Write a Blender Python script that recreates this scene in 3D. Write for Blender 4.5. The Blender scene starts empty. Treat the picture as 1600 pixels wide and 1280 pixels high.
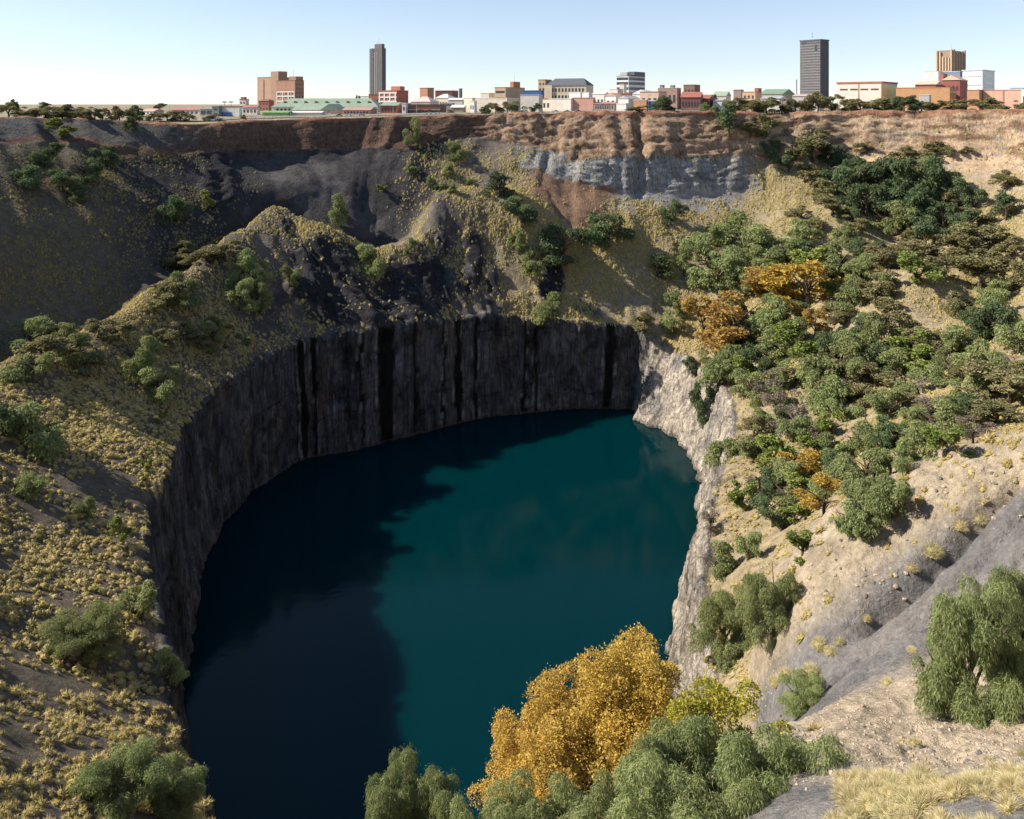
import bpy, math, random
import numpy as np
from mathutils import Vector

# ------------------------------------------------------------------ camera, sky, sun, exposure
scene = bpy.context.scene
COL = scene.collection
K = 1256.0          # focal length in photograph pixels (1600 wide)
YH = 163.0          # horizon row
CZ = 5.0            # camera height above the plain
WATER_Z = -145.0

cam_d = bpy.data.cameras.new('camera')
cam_d.sensor_width = 36.0
cam_d.sensor_fit = 'HORIZONTAL'
cam_d.lens = 36.0 * K / 1600.0
cam_d.shift_y = -(640.0 - YH) / 1600.0
cam_d.clip_start = 0.5
cam_d.clip_end = 40000.0
cam = bpy.data.objects.new('camera', cam_d)
cam.location = (0, 0, CZ)
cam.rotation_euler = (math.radians(90), 0, 0)
COL.objects.link(cam)
scene.camera = cam

SUN_EL = math.radians(37.5)
SUN_DIR = Vector((-0.9976 * math.cos(SUN_EL), 0.070 * math.cos(SUN_EL), math.sin(SUN_EL))).normalized()
world = bpy.data.worlds.new('World')
scene.world = world
world.use_nodes = True
wn = world.node_tree.nodes
wl = world.node_tree.links
wn.clear()
wo = wn.new('ShaderNodeOutputWorld')
bg = wn.new('ShaderNodeBackground')
sky = wn.new('ShaderNodeTexSky')
sky.sky_type = 'NISHITA'
sky.sun_disc = False
sky.sun_elevation = SUN_EL
sky.sun_rotation = math.atan2(SUN_DIR.x, SUN_DIR.y)
sky.altitude = 1200.0
sky.air_density = 1.0
sky.dust_density = 0.1
sky.ozone_density = 2.0
bg.inputs['Strength'].default_value = 0.106
hsv = wn.new('ShaderNodeHueSaturation')
wtc = wn.new('ShaderNodeTexCoord'); wsx = wn.new('ShaderNodeSeparateXYZ'); wmr = wn.new('ShaderNodeMapRange')
wmr.inputs[1].default_value = 0.0; wmr.inputs[2].default_value = 0.6; wmr.inputs[3].default_value = 0.72; wmr.inputs[4].default_value = 0.9
wl.new(wtc.outputs['Generated'], wsx.inputs[0]); wl.new(wsx.outputs['Z'], wmr.inputs[0])
wl.new(wmr.outputs[0], hsv.inputs['Saturation'])   # the air whitens towards the horizon
tint_n = wn.new('ShaderNodeVectorMath'); tint_n.operation = 'MULTIPLY'
tint_n.inputs[1].default_value = (0.965, 1.0, 1.075)
wgm = wn.new('ShaderNodeGamma'); wgm.inputs['Gamma'].default_value = 0.88
wl.new(sky.outputs[0], wgm.inputs['Color'])
wl.new(wgm.outputs[0], hsv.inputs['Color'])
wl.new(hsv.outputs[0], tint_n.inputs[0])
wl.new(tint_n.outputs[0], bg.inputs[0])
wl.new(bg.outputs[0], wo.inputs[0])

sun_d = bpy.data.lights.new('sun', 'SUN')
sun_d.energy = 5.0
sun_d.angle = math.radians(0.53)
sun_d.color = (1.0, 0.915, 0.79)
sun = bpy.data.objects.new('sun', sun_d)
sun.rotation_euler = SUN_DIR.to_track_quat('Z', 'Y').to_euler()
sun.location = SUN_DIR * 900
COL.objects.link(sun)

scene.view_settings.view_transform = 'Standard'
scene.view_settings.look = 'None'
scene.view_settings.gamma = 1.0
scene.view_settings.exposure = 0.78
scene.view_settings.use_curve_mapping = False
scene.cycles.max_bounces = 6
scene.cycles.diffuse_bounces = 3
scene.cycles.glossy_bounces = 3
scene.cycles.transmission_bounces = 3
scene.cycles.use_adaptive_sampling = True
scene.cycles.adaptive_threshold = 0.02
scene.cycles.use_denoising = True

RNG = np.random.default_rng(11)
random.seed(5)

# ------------------------------------------------------------------ small helpers
def tag(o, label=None, cat=None, group=None, kind=None):
    if label: o['label'] = label
    if cat: o['category'] = cat
    if group: o['group'] = group
    if kind: o['kind'] = kind
    return o

def mesh_np(name, verts, faces, mat=None, smooth=False, cols=None, cname='Col', alpha=None):
    """verts (n,3), faces (m,k) with k constant -> mesh data, optional per-vertex colours (n,3)"""
    me = bpy.data.meshes.new(name)
    verts = np.ascontiguousarray(verts, dtype=np.float32)
    faces = np.ascontiguousarray(faces, dtype=np.int32)
    n, m, k = len(verts), len(faces), faces.shape[1]
    me.vertices.add(n)
    me.vertices.foreach_set('co', verts.ravel())
    me.loops.add(m * k)
    me.loops.foreach_set('vertex_index', faces.ravel())
    me.polygons.add(m)
    me.polygons.foreach_set('loop_start', np.arange(0, m * k, k, dtype=np.int32))
    me.polygons.foreach_set('loop_total', np.full(m, k, dtype=np.int32))
    me.polygons.foreach_set('use_smooth', np.full(m, smooth, dtype=bool))
    if cols is not None:
        ca = me.color_attributes.new(cname, 'FLOAT_COLOR', 'POINT')
        c4 = np.ones((n, 4), dtype=np.float32)
        c4[:, :3] = cols
        if alpha is not None: c4[:, 3] = alpha
        ca.data.foreach_set('color', c4.ravel())
    if mat: me.materials.append(mat)
    me.update(calc_edges=True)
    return me

def link(name, data, parent=None, loc=None):
    o = bpy.data.objects.new(name, data)
    COL.objects.link(o)
    if parent: o.parent = parent
    if loc is not None: o.location = loc
    return o

class MB:
    """collects boxes, prisms and tubes into one mesh"""
    def __init__(s): s.v = []; s.f = []
    def add(s, vs, fs):
        b = len(s.v); s.v += [tuple(v) for v in vs]; s.f += [tuple(i + b for i in f) for f in fs]
    def box(s, x0, y0, z0, x1, y1, z1):
        s.add([(x0,y0,z0),(x1,y0,z0),(x1,y1,z0),(x0,y1,z0),(x0,y0,z1),(x1,y0,z1),(x1,y1,z1),(x0,y1,z1)],
              [(0,3,2,1),(4,5,6,7),(0,1,5,4),(1,2,6,5),(2,3,7,6),(3,0,4,7)])
    def tube(s, pts, rad, n=6, cap=True):
        pts = [Vector(p) for p in pts]
        rings = []
        for i, p in enumerate(pts):
            d = (pts[min(i+1, len(pts)-1)] - pts[max(i-1, 0)])
            if d.length < 1e-6: d = Vector((0,0,1))
            d.normalize()
            a = d.orthogonal().normalized(); b = d.cross(a)
            r = rad[i] if hasattr(rad, '__len__') else rad
            rings.append([p + (a*math.cos(2*math.pi*k/n) + b*math.sin(2*math.pi*k/n))*r for k in range(n)])
        vs = [v for r in rings for v in r]; fs = []
        for i in range(len(pts)-1):
            for k in range(n):
                k2 = (k+1) % n
                fs.append((i*n+k, i*n+k2, (i+1)*n+k2, (i+1)*n+k))
        if cap:
            fs.append(tuple(range(n))[::-1]); fs.append(tuple((len(pts)-1)*n+k for k in range(n)))
        s.add(vs, fs)
    def mesh(s, name, mat=None, smooth=False):
        me = bpy.data.meshes.new(name)
        me.from_pydata(s.v, [], s.f)
        if smooth: me.polygons.foreach_set('use_smooth', [True]*len(me.polygons))
        if mat: me.materials.append(mat)
        me.update()
        return me
    def build(s, name, mat, parent=None, smooth=False):
        return link(name, s.mesh(name, mat, smooth), parent)

def P(px, py, Y):
    """photograph pixel at distance Y -> world point"""
    return ((px-800.0)/K*Y, Y, CZ-(py-YH)/K*Y)

# ------------------------------------------------------------------ numpy noise
def _hash(ix, iy, iz, seed):
    h = (ix.astype(np.uint32)*np.uint32(374761393) + iy.astype(np.uint32)*np.uint32(668265263)
         + iz.astype(np.uint32)*np.uint32(2147483647) + np.uint32((seed*1274126177) & 0xffffffff))
    h = (h ^ (h >> np.uint32(13))) * np.uint32(1274126177)
    h = (h ^ (h >> np.uint32(16))) * np.uint32(2246822519)
    h = h ^ (h >> np.uint32(15))
    return h.astype(np.float32) * np.float32(2.0/4294967295.0) - np.float32(1.0)

def vnoise(x, y, z, seed=0):
    x = np.asarray(x, np.float32); y = np.asarray(y, np.float32); z = np.asarray(z, np.float32)
    x, y, z = np.broadcast_arrays(x, y, z)
    fx, fy, fz = np.floor(x), np.floor(y), np.floor(z)
    tx, ty, tz = x-fx, y-fy, z-fz
    tx = tx*tx*(3-2*tx); ty = ty*ty*(3-2*ty); tz = tz*tz*(3-2*tz)
    ix, iy, iz = fx.astype(np.int64), fy.astype(np.int64), fz.astype(np.int64)
    r = 0
    for dx in (0, 1):
        wx = tx if dx else 1-tx
        for dy in (0, 1):
            wy = ty if dy else 1-ty
            for dz in (0, 1):
                wz = tz if dz else 1-tz
                r = r + wx*wy*wz*_hash(ix+dx, iy+dy, iz+dz, seed)
    return r

def fbm(x, y, z, oct=4, seed=0, gain=0.5):
    a, t, n = 1.0, 0, 0
    for o in range(oct):
        t = t + a*vnoise(x*2.0**o+13.7*o, y*2.0**o+7.1*o, z*2.0**o+3.3*o, seed+o)
        n += a; a *= gain
    return t/n

def ridged(x, y, z, oct=3, seed=0, gain=0.5):
    a, t, n = 1.0, 0, 0
    for o in range(oct):
        t = t + a*(1-2*np.abs(vnoise(x*2.0**o+9.2*o, y*2.0**o+5.5*o, z*2.0**o, seed+o)))
        n += a; a *= gain
    return t/n

def smooth(e0, e1, x):
    t = np.clip((x-e0)/(e1-e0), 0, 1)
    return t*t*(3-2*t)

# ------------------------------------------------------------------ material helpers
def nt(m):
    m.use_nodes = True
    n = m.node_tree.nodes; n.clear()
    return n, m.node_tree.links

def mat_plain(name, col, rough=0.8, var=0.12, scale=0.6, spec=0.2, metal=0.0, bump=0.0):
    """plain painted / rendered surface with blotchy wear"""
    m = bpy.data.materials.new(name)
    n, l = nt(m)
    o = n.new('ShaderNodeOutputMaterial'); b = n.new('ShaderNodeBsdfPrincipled')
    tc = n.new('ShaderNodeTexCoord'); ns = n.new('ShaderNodeTexNoise')
    ns.inputs['Scale'].default_value = scale; ns.inputs['Detail'].default_value = 5
    mr = n.new('ShaderNodeMapRange')
    mr.inputs[1].default_value = 0.3; mr.inputs[2].default_value = 0.7
    mr.inputs[3].default_value = 1-var; mr.inputs[4].default_value = 1+var
    mx = n.new('ShaderNodeVectorMath'); mx.operation = 'SCALE'
    mx.inputs[0].default_value = col
    l.new(tc.outputs['Object'], ns.inputs['Vector']); l.new(ns.outputs['Fac'], mr.inputs[0])
    l.new(mr.outputs[0], mx.inputs['Scale']); l.new(mx.outputs[0], b.inputs['Base Color'])
    b.inputs['Roughness'].default_value = rough
    b.inputs['Specular IOR Level'].default_value = spec
    b.inputs['Metallic'].default_value = metal
    if bump:
        bp = n.new('ShaderNodeBump'); bp.inputs['Strength'].default_value = bump; bp.inputs['Distance'].default_value = 0.1
        l.new(ns.outputs['Fac'], bp.inputs['Height']); l.new(bp.outputs[0], b.inputs['Normal'])
    l.new(b.outputs[0], o.inputs[0])
    return m

def mat_leaf(name, trans=0.35, hue=0.02, val=0.25):
    """foliage: colour from the mesh, shifted a little from plant to plant"""
    m = bpy.data.materials.new(name)
    n, l = nt(m)
    o = n.new('ShaderNodeOutputMaterial')
    at = n.new('ShaderNodeAttribute'); at.attribute_name = 'Col'
    oi = n.new('ShaderNodeObjectInfo')
    hs = n.new('ShaderNodeHueSaturation')
    mh = n.new('ShaderNodeMapRange'); mh.inputs[3].default_value = 0.5-hue; mh.inputs[4].default_value = 0.5+hue
    mv = n.new('ShaderNodeMapRange'); mv.inputs[3].default_value = 1-val; mv.inputs[4].default_value = 1+val
    fr = n.new('ShaderNodeMath'); fr.operation = 'FRACT'
    mu = n.new('ShaderNodeMath'); mu.operation = 'MULTIPLY'; mu.inputs[1].default_value = 7.31
    l.new(oi.outputs['Random'], mh.inputs[0]); l.new(oi.outputs['Random'], mu.inputs[0])
    l.new(mu.outputs[0], fr.inputs[0]); l.new(fr.outputs[0], mv.inputs[0])
    l.new(mh.outputs[0], hs.inputs['Hue']); l.new(mv.outputs[0], hs.inputs['Value'])
    l.new(at.outputs['Color'], hs.inputs['Color'])
    d = n.new('ShaderNodeBsdfDiffuse'); t = n.new('ShaderNodeBsdfTranslucent')
    mx = n.new('ShaderNodeMixShader'); mx.inputs[0].default_value = trans
    l.new(hs.outputs[0], d.inputs[0]); l.new(hs.outputs[0], t.inputs[0])
    l.new(d.outputs[0], mx.inputs[1]); l.new(t.outputs[0], mx.inputs[2])
    l.new(mx.outputs[0], o.inputs[0])
    return m

def mat_ground(name, rough=0.95, bump=1.0):
    """rock and soil: colour from the surface's own zones, with grain and relief on top"""
    m = bpy.data.materials.new(name)
    n, l = nt(m)
    o = n.new('ShaderNodeOutputMaterial'); b = n.new('ShaderNodeBsdfPrincipled')
    at = n.new('ShaderNodeAttribute'); at.attribute_name = 'Col'
    tc = n.new('ShaderNodeTexCoord')
    n1 = n.new('ShaderNodeTexNoise'); n1.inputs['Scale'].default_value = 0.35; n1.inputs['Detail'].default_value = 8; n1.inputs['Roughness'].default_value = 0.65
    n2 = n.new('ShaderNodeTexNoise'); n2.inputs['Scale'].default_value = 2.2; n2.inputs['Detail'].default_value = 6; n2.inputs['Roughness'].default_value = 0.7
    for q in (n1, n2): l.new(tc.outputs['Object'], q.inputs['Vector'])
    n3 = n.new('ShaderNodeTexNoise'); n3.inputs['Scale'].default_value = 0.9; n3.inputs['Detail'].default_value = 10; n3.inputs['Roughness'].default_value = 0.68
    l.new(tc.outputs['Object'], n3.inputs['Vector'])
    m1 = n.new('ShaderNodeMapRange'); m1.inputs[1].default_value = 0.3; m1.inputs[2].default_value = 0.7; m1.inputs[3].default_value = 0.66; m1.inputs[4].default_value = 1.34
    m2 = n.new('ShaderNodeMapRange'); m2.inputs[1].default_value = 0.3; m2.inputs[2].default_value = 0.7; m2.inputs[3].default_value = 0.70; m2.inputs[4].default_value = 1.30
    l.new(n1.outputs['Fac'], m1.inputs[0]); l.new(n2.outputs['Fac'], m2.inputs[0])
    mm = n.new('ShaderNodeMath'); mm.operation = 'MULTIPLY'
    l.new(m1.outputs[0], mm.inputs[0]); l.new(m2.outputs[0], mm.inputs[1])
    # steep rock is jointed: noise drawn out along the vertical, weighted by the rock mask in the alpha
    mp = n.new('ShaderNodeMapping'); mp.inputs['Scale'].default_value = (1.0, 1.0, 0.13)
    l.new(tc.outputs['Object'], mp.inputs['Vector'])
    n4 = n.new('ShaderNodeTexNoise'); n4.inputs['Scale'].default_value = 0.75; n4.inputs['Detail'].default_value = 9; n4.inputs['Roughness'].default_value = 0.7; n4.inputs['Distortion'].default_value = 0.4
    vo = n.new('ShaderNodeTexVoronoi'); vo.feature = 'DISTANCE_TO_EDGE'; vo.inputs['Scale'].default_value = 0.30
    l.new(mp.outputs[0], n4.inputs['Vector']); l.new(mp.outputs[0], vo.inputs['Vector'])
    m4 = n.new('ShaderNodeMapRange'); m4.inputs[1].default_value = 0.32; m4.inputs[2].default_value = 0.68; m4.inputs[3].default_value = 0.45; m4.inputs[4].default_value = 1.5
    l.new(n4.outputs['Fac'], m4.inputs[0])
    mv = n.new('ShaderNodeMapRange'); mv.inputs[1].default_value = 0.0; mv.inputs[2].default_value = 0.07; mv.inputs[3].default_value = 0.5; mv.inputs[4].default_value = 1.0
    l.new(vo.outputs['Distance'], mv.inputs[0])
    m5 = n.new('ShaderNodeMath'); m5.operation = 'MULTIPLY'; l.new(m4.outputs[0], m5.inputs[0]); l.new(mv.outputs[0], m5.inputs[1])
    mxr = n.new('ShaderNodeMix'); mxr.data_type = 'FLOAT'; mxr.inputs[2].default_value = 1.0
    l.new(at.outputs['Alpha'], mxr.inputs[0]); l.new(m5.outputs[0], mxr.inputs[3])
    mq = n.new('ShaderNodeMath'); mq.operation = 'MULTIPLY'; l.new(mm.outputs[0], mq.inputs[0]); l.new(mxr.outputs[0], mq.inputs[1])
    vs = n.new('ShaderNodeVectorMath'); vs.operation = 'SCALE'
    l.new(at.outputs['Color'], vs.inputs[0]); l.new(mq.outputs[0], vs.inputs['Scale'])
    l.new(vs.outputs[0], b.inputs['Base Color'])
    b.inputs['Roughness'].default_value = rough
    b.inputs['Specular IOR Level'].default_value = 0.15
    ad = n.new('ShaderNodeMath'); ad.operation = 'MULTIPLY_ADD'; ad.inputs[1].default_value = 0.9
    l.new(n3.outputs['Fac'], ad.inputs[0]); l.new(n1.outputs['Fac'], ad.inputs[2])
    bp = n.new('ShaderNodeBump'); bp.inputs['Strength'].default_value = bump; bp.inputs['Distance'].default_value = 0.8
    hj = n.new('ShaderNodeMath'); hj.operation = 'MULTIPLY'; l.new(n4.outputs['Fac'], hj.inputs[0]); l.new(at.outputs['Alpha'], hj.inputs[1])
    hk = n.new('ShaderNodeMath'); hk.operation = 'MULTIPLY_ADD'; hk.inputs[1].default_value = 2.2
    l.new(hj.outputs[0], hk.inputs[0]); l.new(ad.outputs[0], hk.inputs[2])
    l.new(hk.outputs[0], bp.inputs['Height']); l.new(bp.outputs[0], b.inputs['Normal'])
    l.new(b.outputs[0], o.inputs[0])
    return m

# ------------------------------------------------------------------ the pit: control net
# each station runs from the water up to the plain:
# foot, lip, crest of the bench, dip behind it, upper slope, base of the upper cliff, rim
ST = [
 # foot xy       lip                 mid(optional)     crest                 dip                   upper                  base                  rim
 ((-8,99),     (-10,92,-109),  (-6,68,-76),    (0,42,-38),           (4,28,-28),           (6,12,-14),            (8,3,-5),             (10,-4,0)),            # 0
 ((-22,106),   (-27,97,-106),  (-25,72,-80),   (-22,45,-50),         (-20,30,-36),         (-18,12,-18),          (-17,2,-6),           (-17,-4,0)),           # 1
 ((-40,122),   (-45,116,-98),  (-52,98,-83),   (-62,72,-60),         (-70,52,-45),         (-78,34,-25),          (-84,20,-8),          (-88,14,0)),           # 2
 ((-56,146),   (-60,141,-98),  None,           (-105,128,-70),       (-125,122,-72),       (-170,110,-45),        (-205,98,-15),        (-225,92,0)),          # 3
 ((-80,190),   (-86,188,-98),  None,           (-130,174,-75),       (-152,170,-79),       (-200,165,-40),        (-235,160,-15),       (-255,156,0)),         # 4
 ((-91,225),   (-97,225,-98),  None,           (-150,228,-75),       (-170,232,-80),       (-215,245,-40),        (-248,254,-14),       (-266,260,-1)),        # 5
 ((-101,263),  (-106,262,-99), None,           (-148,261,-76),       (-167,270,-81),       (-212,305,-40),        (-246,326,-14),       (-268,336,-1)),        # 6
 ((-104,300),  (-107,304,-99), None,           (-144,296,-74),       (-161,312,-80),       (-198,358,-42),        (-228,390,-16),       (-246,408,-2)),        # 7
 ((-89,338),   (-92,342,-97),  None,           P(340,400,360),       (-141,376,-68),       (-160,405,-42),        (-175,428,-22),       P(300,194,445)),       # 8
 ((-73,348),   (-76,352,-97),  None,           P(430,337,402),       P(440,348,420),       P(465,282,440),        P(430,240,464),       P(420,188,472)),       # 9
 ((-57,357),   (-58,362,-97),  None,           P(505,367,395),       P(540,385,415),       P(540,300,447),        P(550,236,476),       P(560,184,487)),       # 10
 ((-34,373),   (-35,377,-98),  None,           P(640,402,405),       P(612,385,426),       P(620,300,455),        P(640,226,483),       P(660,181,495)),       # 11
 ((-12,387),   (-12,391,-99),  None,           P(700,310,440),       P(722,300,456),       P(740,250,478),        P(758,216,494),       P(770,179,505)),       # 12
 ((9,392),     (10,396,-101),  None,           P(800,322,440),       P(825,300,462),       P(830,262,477),        P(838,236,491),       P(842,177,508)),       # 13
 ((32,397),    (33,401,-104),  None,           P(900,390,436),       P(900,345,450),       P(900,287,474),        P(905,250,485),       P(910,176,512)),       # 14
 ((58,395),    (62,402,-108),  None,           P(1000,400,440),      P(1000,340,462),      P(1000,300,477),       P(1000,248,487),      P(990,175,514)),       # 15
 ((61,381),    (80,392,-116),  None,           P(1100,420,440),      P(1108,350,470),      P(1110,300,488),       P(1110,245,501),      P(1110,174,520)),      # 16
 ((72.6,364),  (88,368,-118),  None,           P(1190,420,430),      P(1200,350,470),      P(1200,290,495),       P(1200,236,513),      P(1200,178,525)),      # 17
 ((77,338),    (90,340,-116),  None,           P(1280,430,400),      P(1300,350,455),      P(1310,285,490),       P(1310,236,509),      P(1310,175,522)),      # 18
 ((74,310),    (85,310,-114),  None,           P(1370,465,360),      P(1400,390,420),      P(1430,300,465),       P(1440,241,491),      P(1440,174,508)),      # 19
 ((66,282),    (78,284,-113),  None,           P(1480,482,330),      P(1520,400,395),      P(1570,310,435),       P(1590,250,461),      P(1600,172,485)),      # 20
 ((57.5,256),  (66,256,-114),  None,           P(1500,580,280),      P(1600,480,310),      (260,345,-45),         (300,370,-22),        (325,380,1)),          # 21
 ((49,231),    (57,231,-114),  None,           P(1450,650,235),      P(1600,590,245),      (230,255,-48),         (290,270,-20),        (320,275,1)),          # 22
 ((41,201),    (48,200,-114),  None,           P(1400,722,200),      (130,200,-72),        (200,190,-42),         (260,180,-18),        (290,175,1)),          # 23
 ((36,165),    (42,163,-113),  None,           P(1370,832,155),      (105,148,-62),        (160,130,-38),         (220,110,-12),        (240,100,1)),          # 24
 ((30,134),    (35,130,-112),  None,           (52,112,-72),         (76,102,-56),         (115,85,-32),          (150,70,-8),          (165,62,1)),           # 25
 ((24,114),    (26,110,-112),  (28,96,-74),    P(1250,872,80),       P(1420,742,80),       P(1600,692,76),        (75,68,-8),           (92,62,0)),            # 26
 ((19,107),    (20,102,-111),  (24,84,-70),    P(1285,1085,64),      P(1450,950,65.8),     P(1600,850,65.3),      (65,50,-8),           (82,42,0)),            # 27
 ((11,102),    (12,97,-111),   (16,76,-75),    P(1310,1135,50),      P(1450,1150,46.5),    P(1600,1130,46),       (52,34,-8),           (68,26,0)),            # 28
 ((1,99),      (1,92,-110),    (5,70,-76),     P(1250,1275,34),      P(1380,1272,31),      P(1560,1245,28.5),     (36,14,-6),           (50,6,0)),             # 29
]
NS = len(ST)
PITC = np.array((0.0, 285.0))
net = np.zeros((NS, 11, 3))
for i, (ft, lip, mid, cr, dp, um, ba, rm) in enumerate(ST):
    lip, cr, dp, um, ba, rm = map(np.array, (lip, cr, dp, um, ba, rm))
    net[i, 0] = (ft[0], ft[1], WATER_Z-7)
    f1 = np.array((ft[0], ft[1], WATER_Z), float)
    net[i, 1] = f1
    net[i, 2] = lip
    net[i, 3] = np.array(mid) if mid else lip*0.5 + cr*0.5 + np.array((0, 0, -1.0))
    net[i, 4] = cr; net[i, 5] = dp; net[i, 6] = um; net[i, 7] = ba; net[i, 8] = rm
    d = rm[:2]-PITC; d = d/np.linalg.norm(d)
    net[i, 9] = (rm[0]+d[0]*40, rm[1]+d[1]*40, rm[2]*0.8+0.2)
    net[i, 10] = (rm[0]+d[0]*170, rm[1]+d[1]*170, 0.0)

# columns: closer spacing where the surface is near
camp = np.array((0, 0, CZ))
seg_w = np.zeros(NS)
for i in range(NS):
    a, b = net[i], net[(i+1) % NS]
    ln = np.linalg.norm(b-a, axis=1)[2:8]
    ds = np.maximum(np.linalg.norm((a+b)/2-camp, axis=1)[2:8], 55)
    seg_w[i] = (ln/ds).mean()
vis = np.ones(NS); vis[[0, 1, 2]] = 0.35; vis[3] = 0.6; vis[24] = 0.6; vis[29] = 0.5
vis[26:29] = 1.5
seg_w *= vis
NU = 1200
cnt = np.maximum(6, np.round(NU*seg_w/seg_w.sum()).astype(int))
NU = int(cnt.sum())
ui = np.concatenate([np.full(c, i) for i, c in enumerate(cnt)])
uf = np.concatenate([np.arange(c)/c for c in cnt])
colpos = net[:, 2:9].mean(axis=1)
seglen = np.linalg.norm(np.roll(colpos, -1, axis=0)-colpos, axis=1)
def periodic_interp(V):
    # non-uniform cubic Hermite around the ring
    h = seglen
    dV = (np.roll(V, -1, axis=0)-V)
    hh = h.reshape((-1,)+(1,)*(V.ndim-1))
    s = dV/hh
    sm = np.roll(s, 1, axis=0); hm = np.roll(hh, 1, axis=0)
    m = (sm*hh + s*hm)/(hh+hm)*0.85
    t = uf.reshape((-1,)+(1,)*(V.ndim-1)); H = hh[ui]
    h00 = 2*t**3-3*t**2+1; h10 = t**3-2*t**2+t; h01 = -2*t**3+3*t**2; h11 = t**3-t**2
    j = (ui+1) % NS
    return h00*V[ui]+h10*H*m[ui]+h01*V[j]+h11*H*m[j]
ring = periodic_interp(net)                       # (NU, 11, 3)
u_st = ui+uf                                      # station coordinate of every column
# rows
seg_n = [2, 78, 60, 62, 38, 50, 40, 48, 14, 6]
sharp = {1, 2, 8, 9}
rows_v, parts = [], []
for j, nseg in enumerate(seg_n):
    a, b = ring[:, j], ring[:, j+1]
    hj = np.linalg.norm(b-a, axis=1)[:, None]+1e-6
    def tang(k):
        if k in sharp or k == 0 or k == 10: return None
        d0 = ring[:, k]-ring[:, k-1]; d1 = ring[:, k+1]-ring[:, k]
        h0 = np.linalg.norm(d0, axis=1)[:, None]+1e-6; h1 = np.linalg.norm(d1, axis=1)[:, None]+1e-6
        return (d0/h0*h1+d1/h1*h0)/(h0+h1)*hj
    ma, mb = tang(j), tang(j+1)
    ma = (b-a) if ma is None else ma
    mb = (b-a) if mb is None else mb
    last = nseg+1 if j == len(seg_n)-1 else nseg
    for q in range(last):
        t = q/nseg
        parts.append((2*t**3-3*t**2+1)*a+(t**3-2*t**2+t)*ma+(-2*t**3+3*t**2)*b+(t**3-t**2)*mb)
        rows_v.append(j+t)
G = np.stack(parts, axis=0)                       # (NV, NU, 3)
rows_v = np.array(rows_v)
NV = len(rows_v)
V_ = np.repeat(rows_v[:, None], NU, axis=1)
U_ = np.repeat(u_st[None, :], NV, axis=0)
def grid_normals(G):
    du = np.roll(G, -1, axis=1)-np.roll(G, 1, axis=1)
    dv = np.gradient(G, axis=0)
    n = np.cross(du, dv)
    n /= np.maximum(np.linalg.norm(n, axis=2, keepdims=True), 1e-9)
    return n
N0 = grid_normals(G)
# orientation check: the plain must face up
if N0[-3, :, 2].mean() < 0: N0 = -N0; FLIP = True
else: FLIP = False
# arc length around the pit on a middle ring
midr = ring[:, 3]
sarc = np.concatenate([[0], np.cumsum(np.linalg.norm(np.diff(midr, axis=0), axis=1))])
S_ = np.repeat(sarc[None, :], NV, axis=0)
X, Y, Z = G[..., 0], G[..., 1], G[..., 2]
def band(v0, v1, soft=0.12): return smooth(v0-soft, v0+soft, V_)*(1-smooth(v1-soft, v1+soft, V_))
def sect(u0, u1, soft=0.5): return smooth(u0-soft, u0+soft, U_)*(1-smooth(u1-soft, u1+soft, U_))
near = sect(25.6, 29.6, 0.4)                       # the spur beside the camera
rightc = sect(15.3, 25.0, 0.3)
far_up = 1-near
# --- relief
cl = band(0.9, 2.03, 0.06)
disp = np.zeros_like(X)
ribs = ridged(S_/9.0, Z/60.0, 0.3, 3, 21)*1.5+ridged(S_/3.1, Z/26.0, 0.7, 2, 31)*0.6
ribs = ribs+np.round(fbm(S_/14.0, Z/55.0, 2.2, 2, 41)*3)*0.7+np.round(fbm(S_/6.0, Z/14.0, 5.2, 2, 43)*3)*0.35+fbm(X/1.5, Y/1.5, Z/2.5, 3, 45)*0.45
blocky = fbm(X/9.0, Y/9.0, Z/16.0, 3, 51)*3.2+ridged(S_/7.0, Z/34.0, 3.1, 2, 65)*1.5+ridged(S_/2.6+Z/30, Z/11.0, 1.1, 3, 66)*0.9+np.round(fbm(S_/5.0, Z/9.0, 0.4, 2, 67)*4)*0.55+fbm(X/1.3, Y/1.3, Z/2.2, 3, 68)*0.7
disp += cl*(ribs*(1-rightc)+blocky*rightc)
sl = band(2.0, 7.0, 0.15)*(1-0.8*near)
gul = ridged(S_/15.0, V_*0.35, 1.7, 2, 71)*1.7+ridged(S_/5.2, V_*0.6, 4.7, 2, 81)*0.75
hum = fbm(X/34.0, Y/34.0, Z/34.0, 4, 91)*4.2*(1-0.55*sect(2.0, 7.6, 0.6))
disp += sl*(gul*0.8+hum)
rocky_sec = sect(8.4, 12.4, 0.4)*band(2.25, 4.3, 0.3)     # black shale humps
disp += rocky_sec*(ridged(S_/11.0, V_*0.9, 6.1, 3, 101)*2.3)
grey_sec = sect(12.7, 17.0, 0.3)*band(6.0, 7.0, 0.12)      # pale shale wall
disp += grey_sec*(ridged(S_/9.0, Z/50.0, 2.0, 3, 111)*1.7+ridged(S_/3.0, Z/24.0, 2.6, 2, 113)*0.9+fbm(S_/4.0, Z/1.5, 1.0, 3, 115)*0.8)
disp -= 5.0*np.exp(-((U_-15.0-0.05*(V_-6.5))/0.09)**2)*band(5.9, 7.9, 0.3)   # cleft
far_sl = sect(12.8, 16.4, 0.4)*band(2.1, 5.4, 0.2)
disp += far_sl*(ridged(S_/9.0+V_*0.8, V_*0.5, 3.3, 3, 117)*1.5)
up = band(7.0, 8.0, 0.10)
ru = sect(11.5, 25, 0.7)
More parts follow.
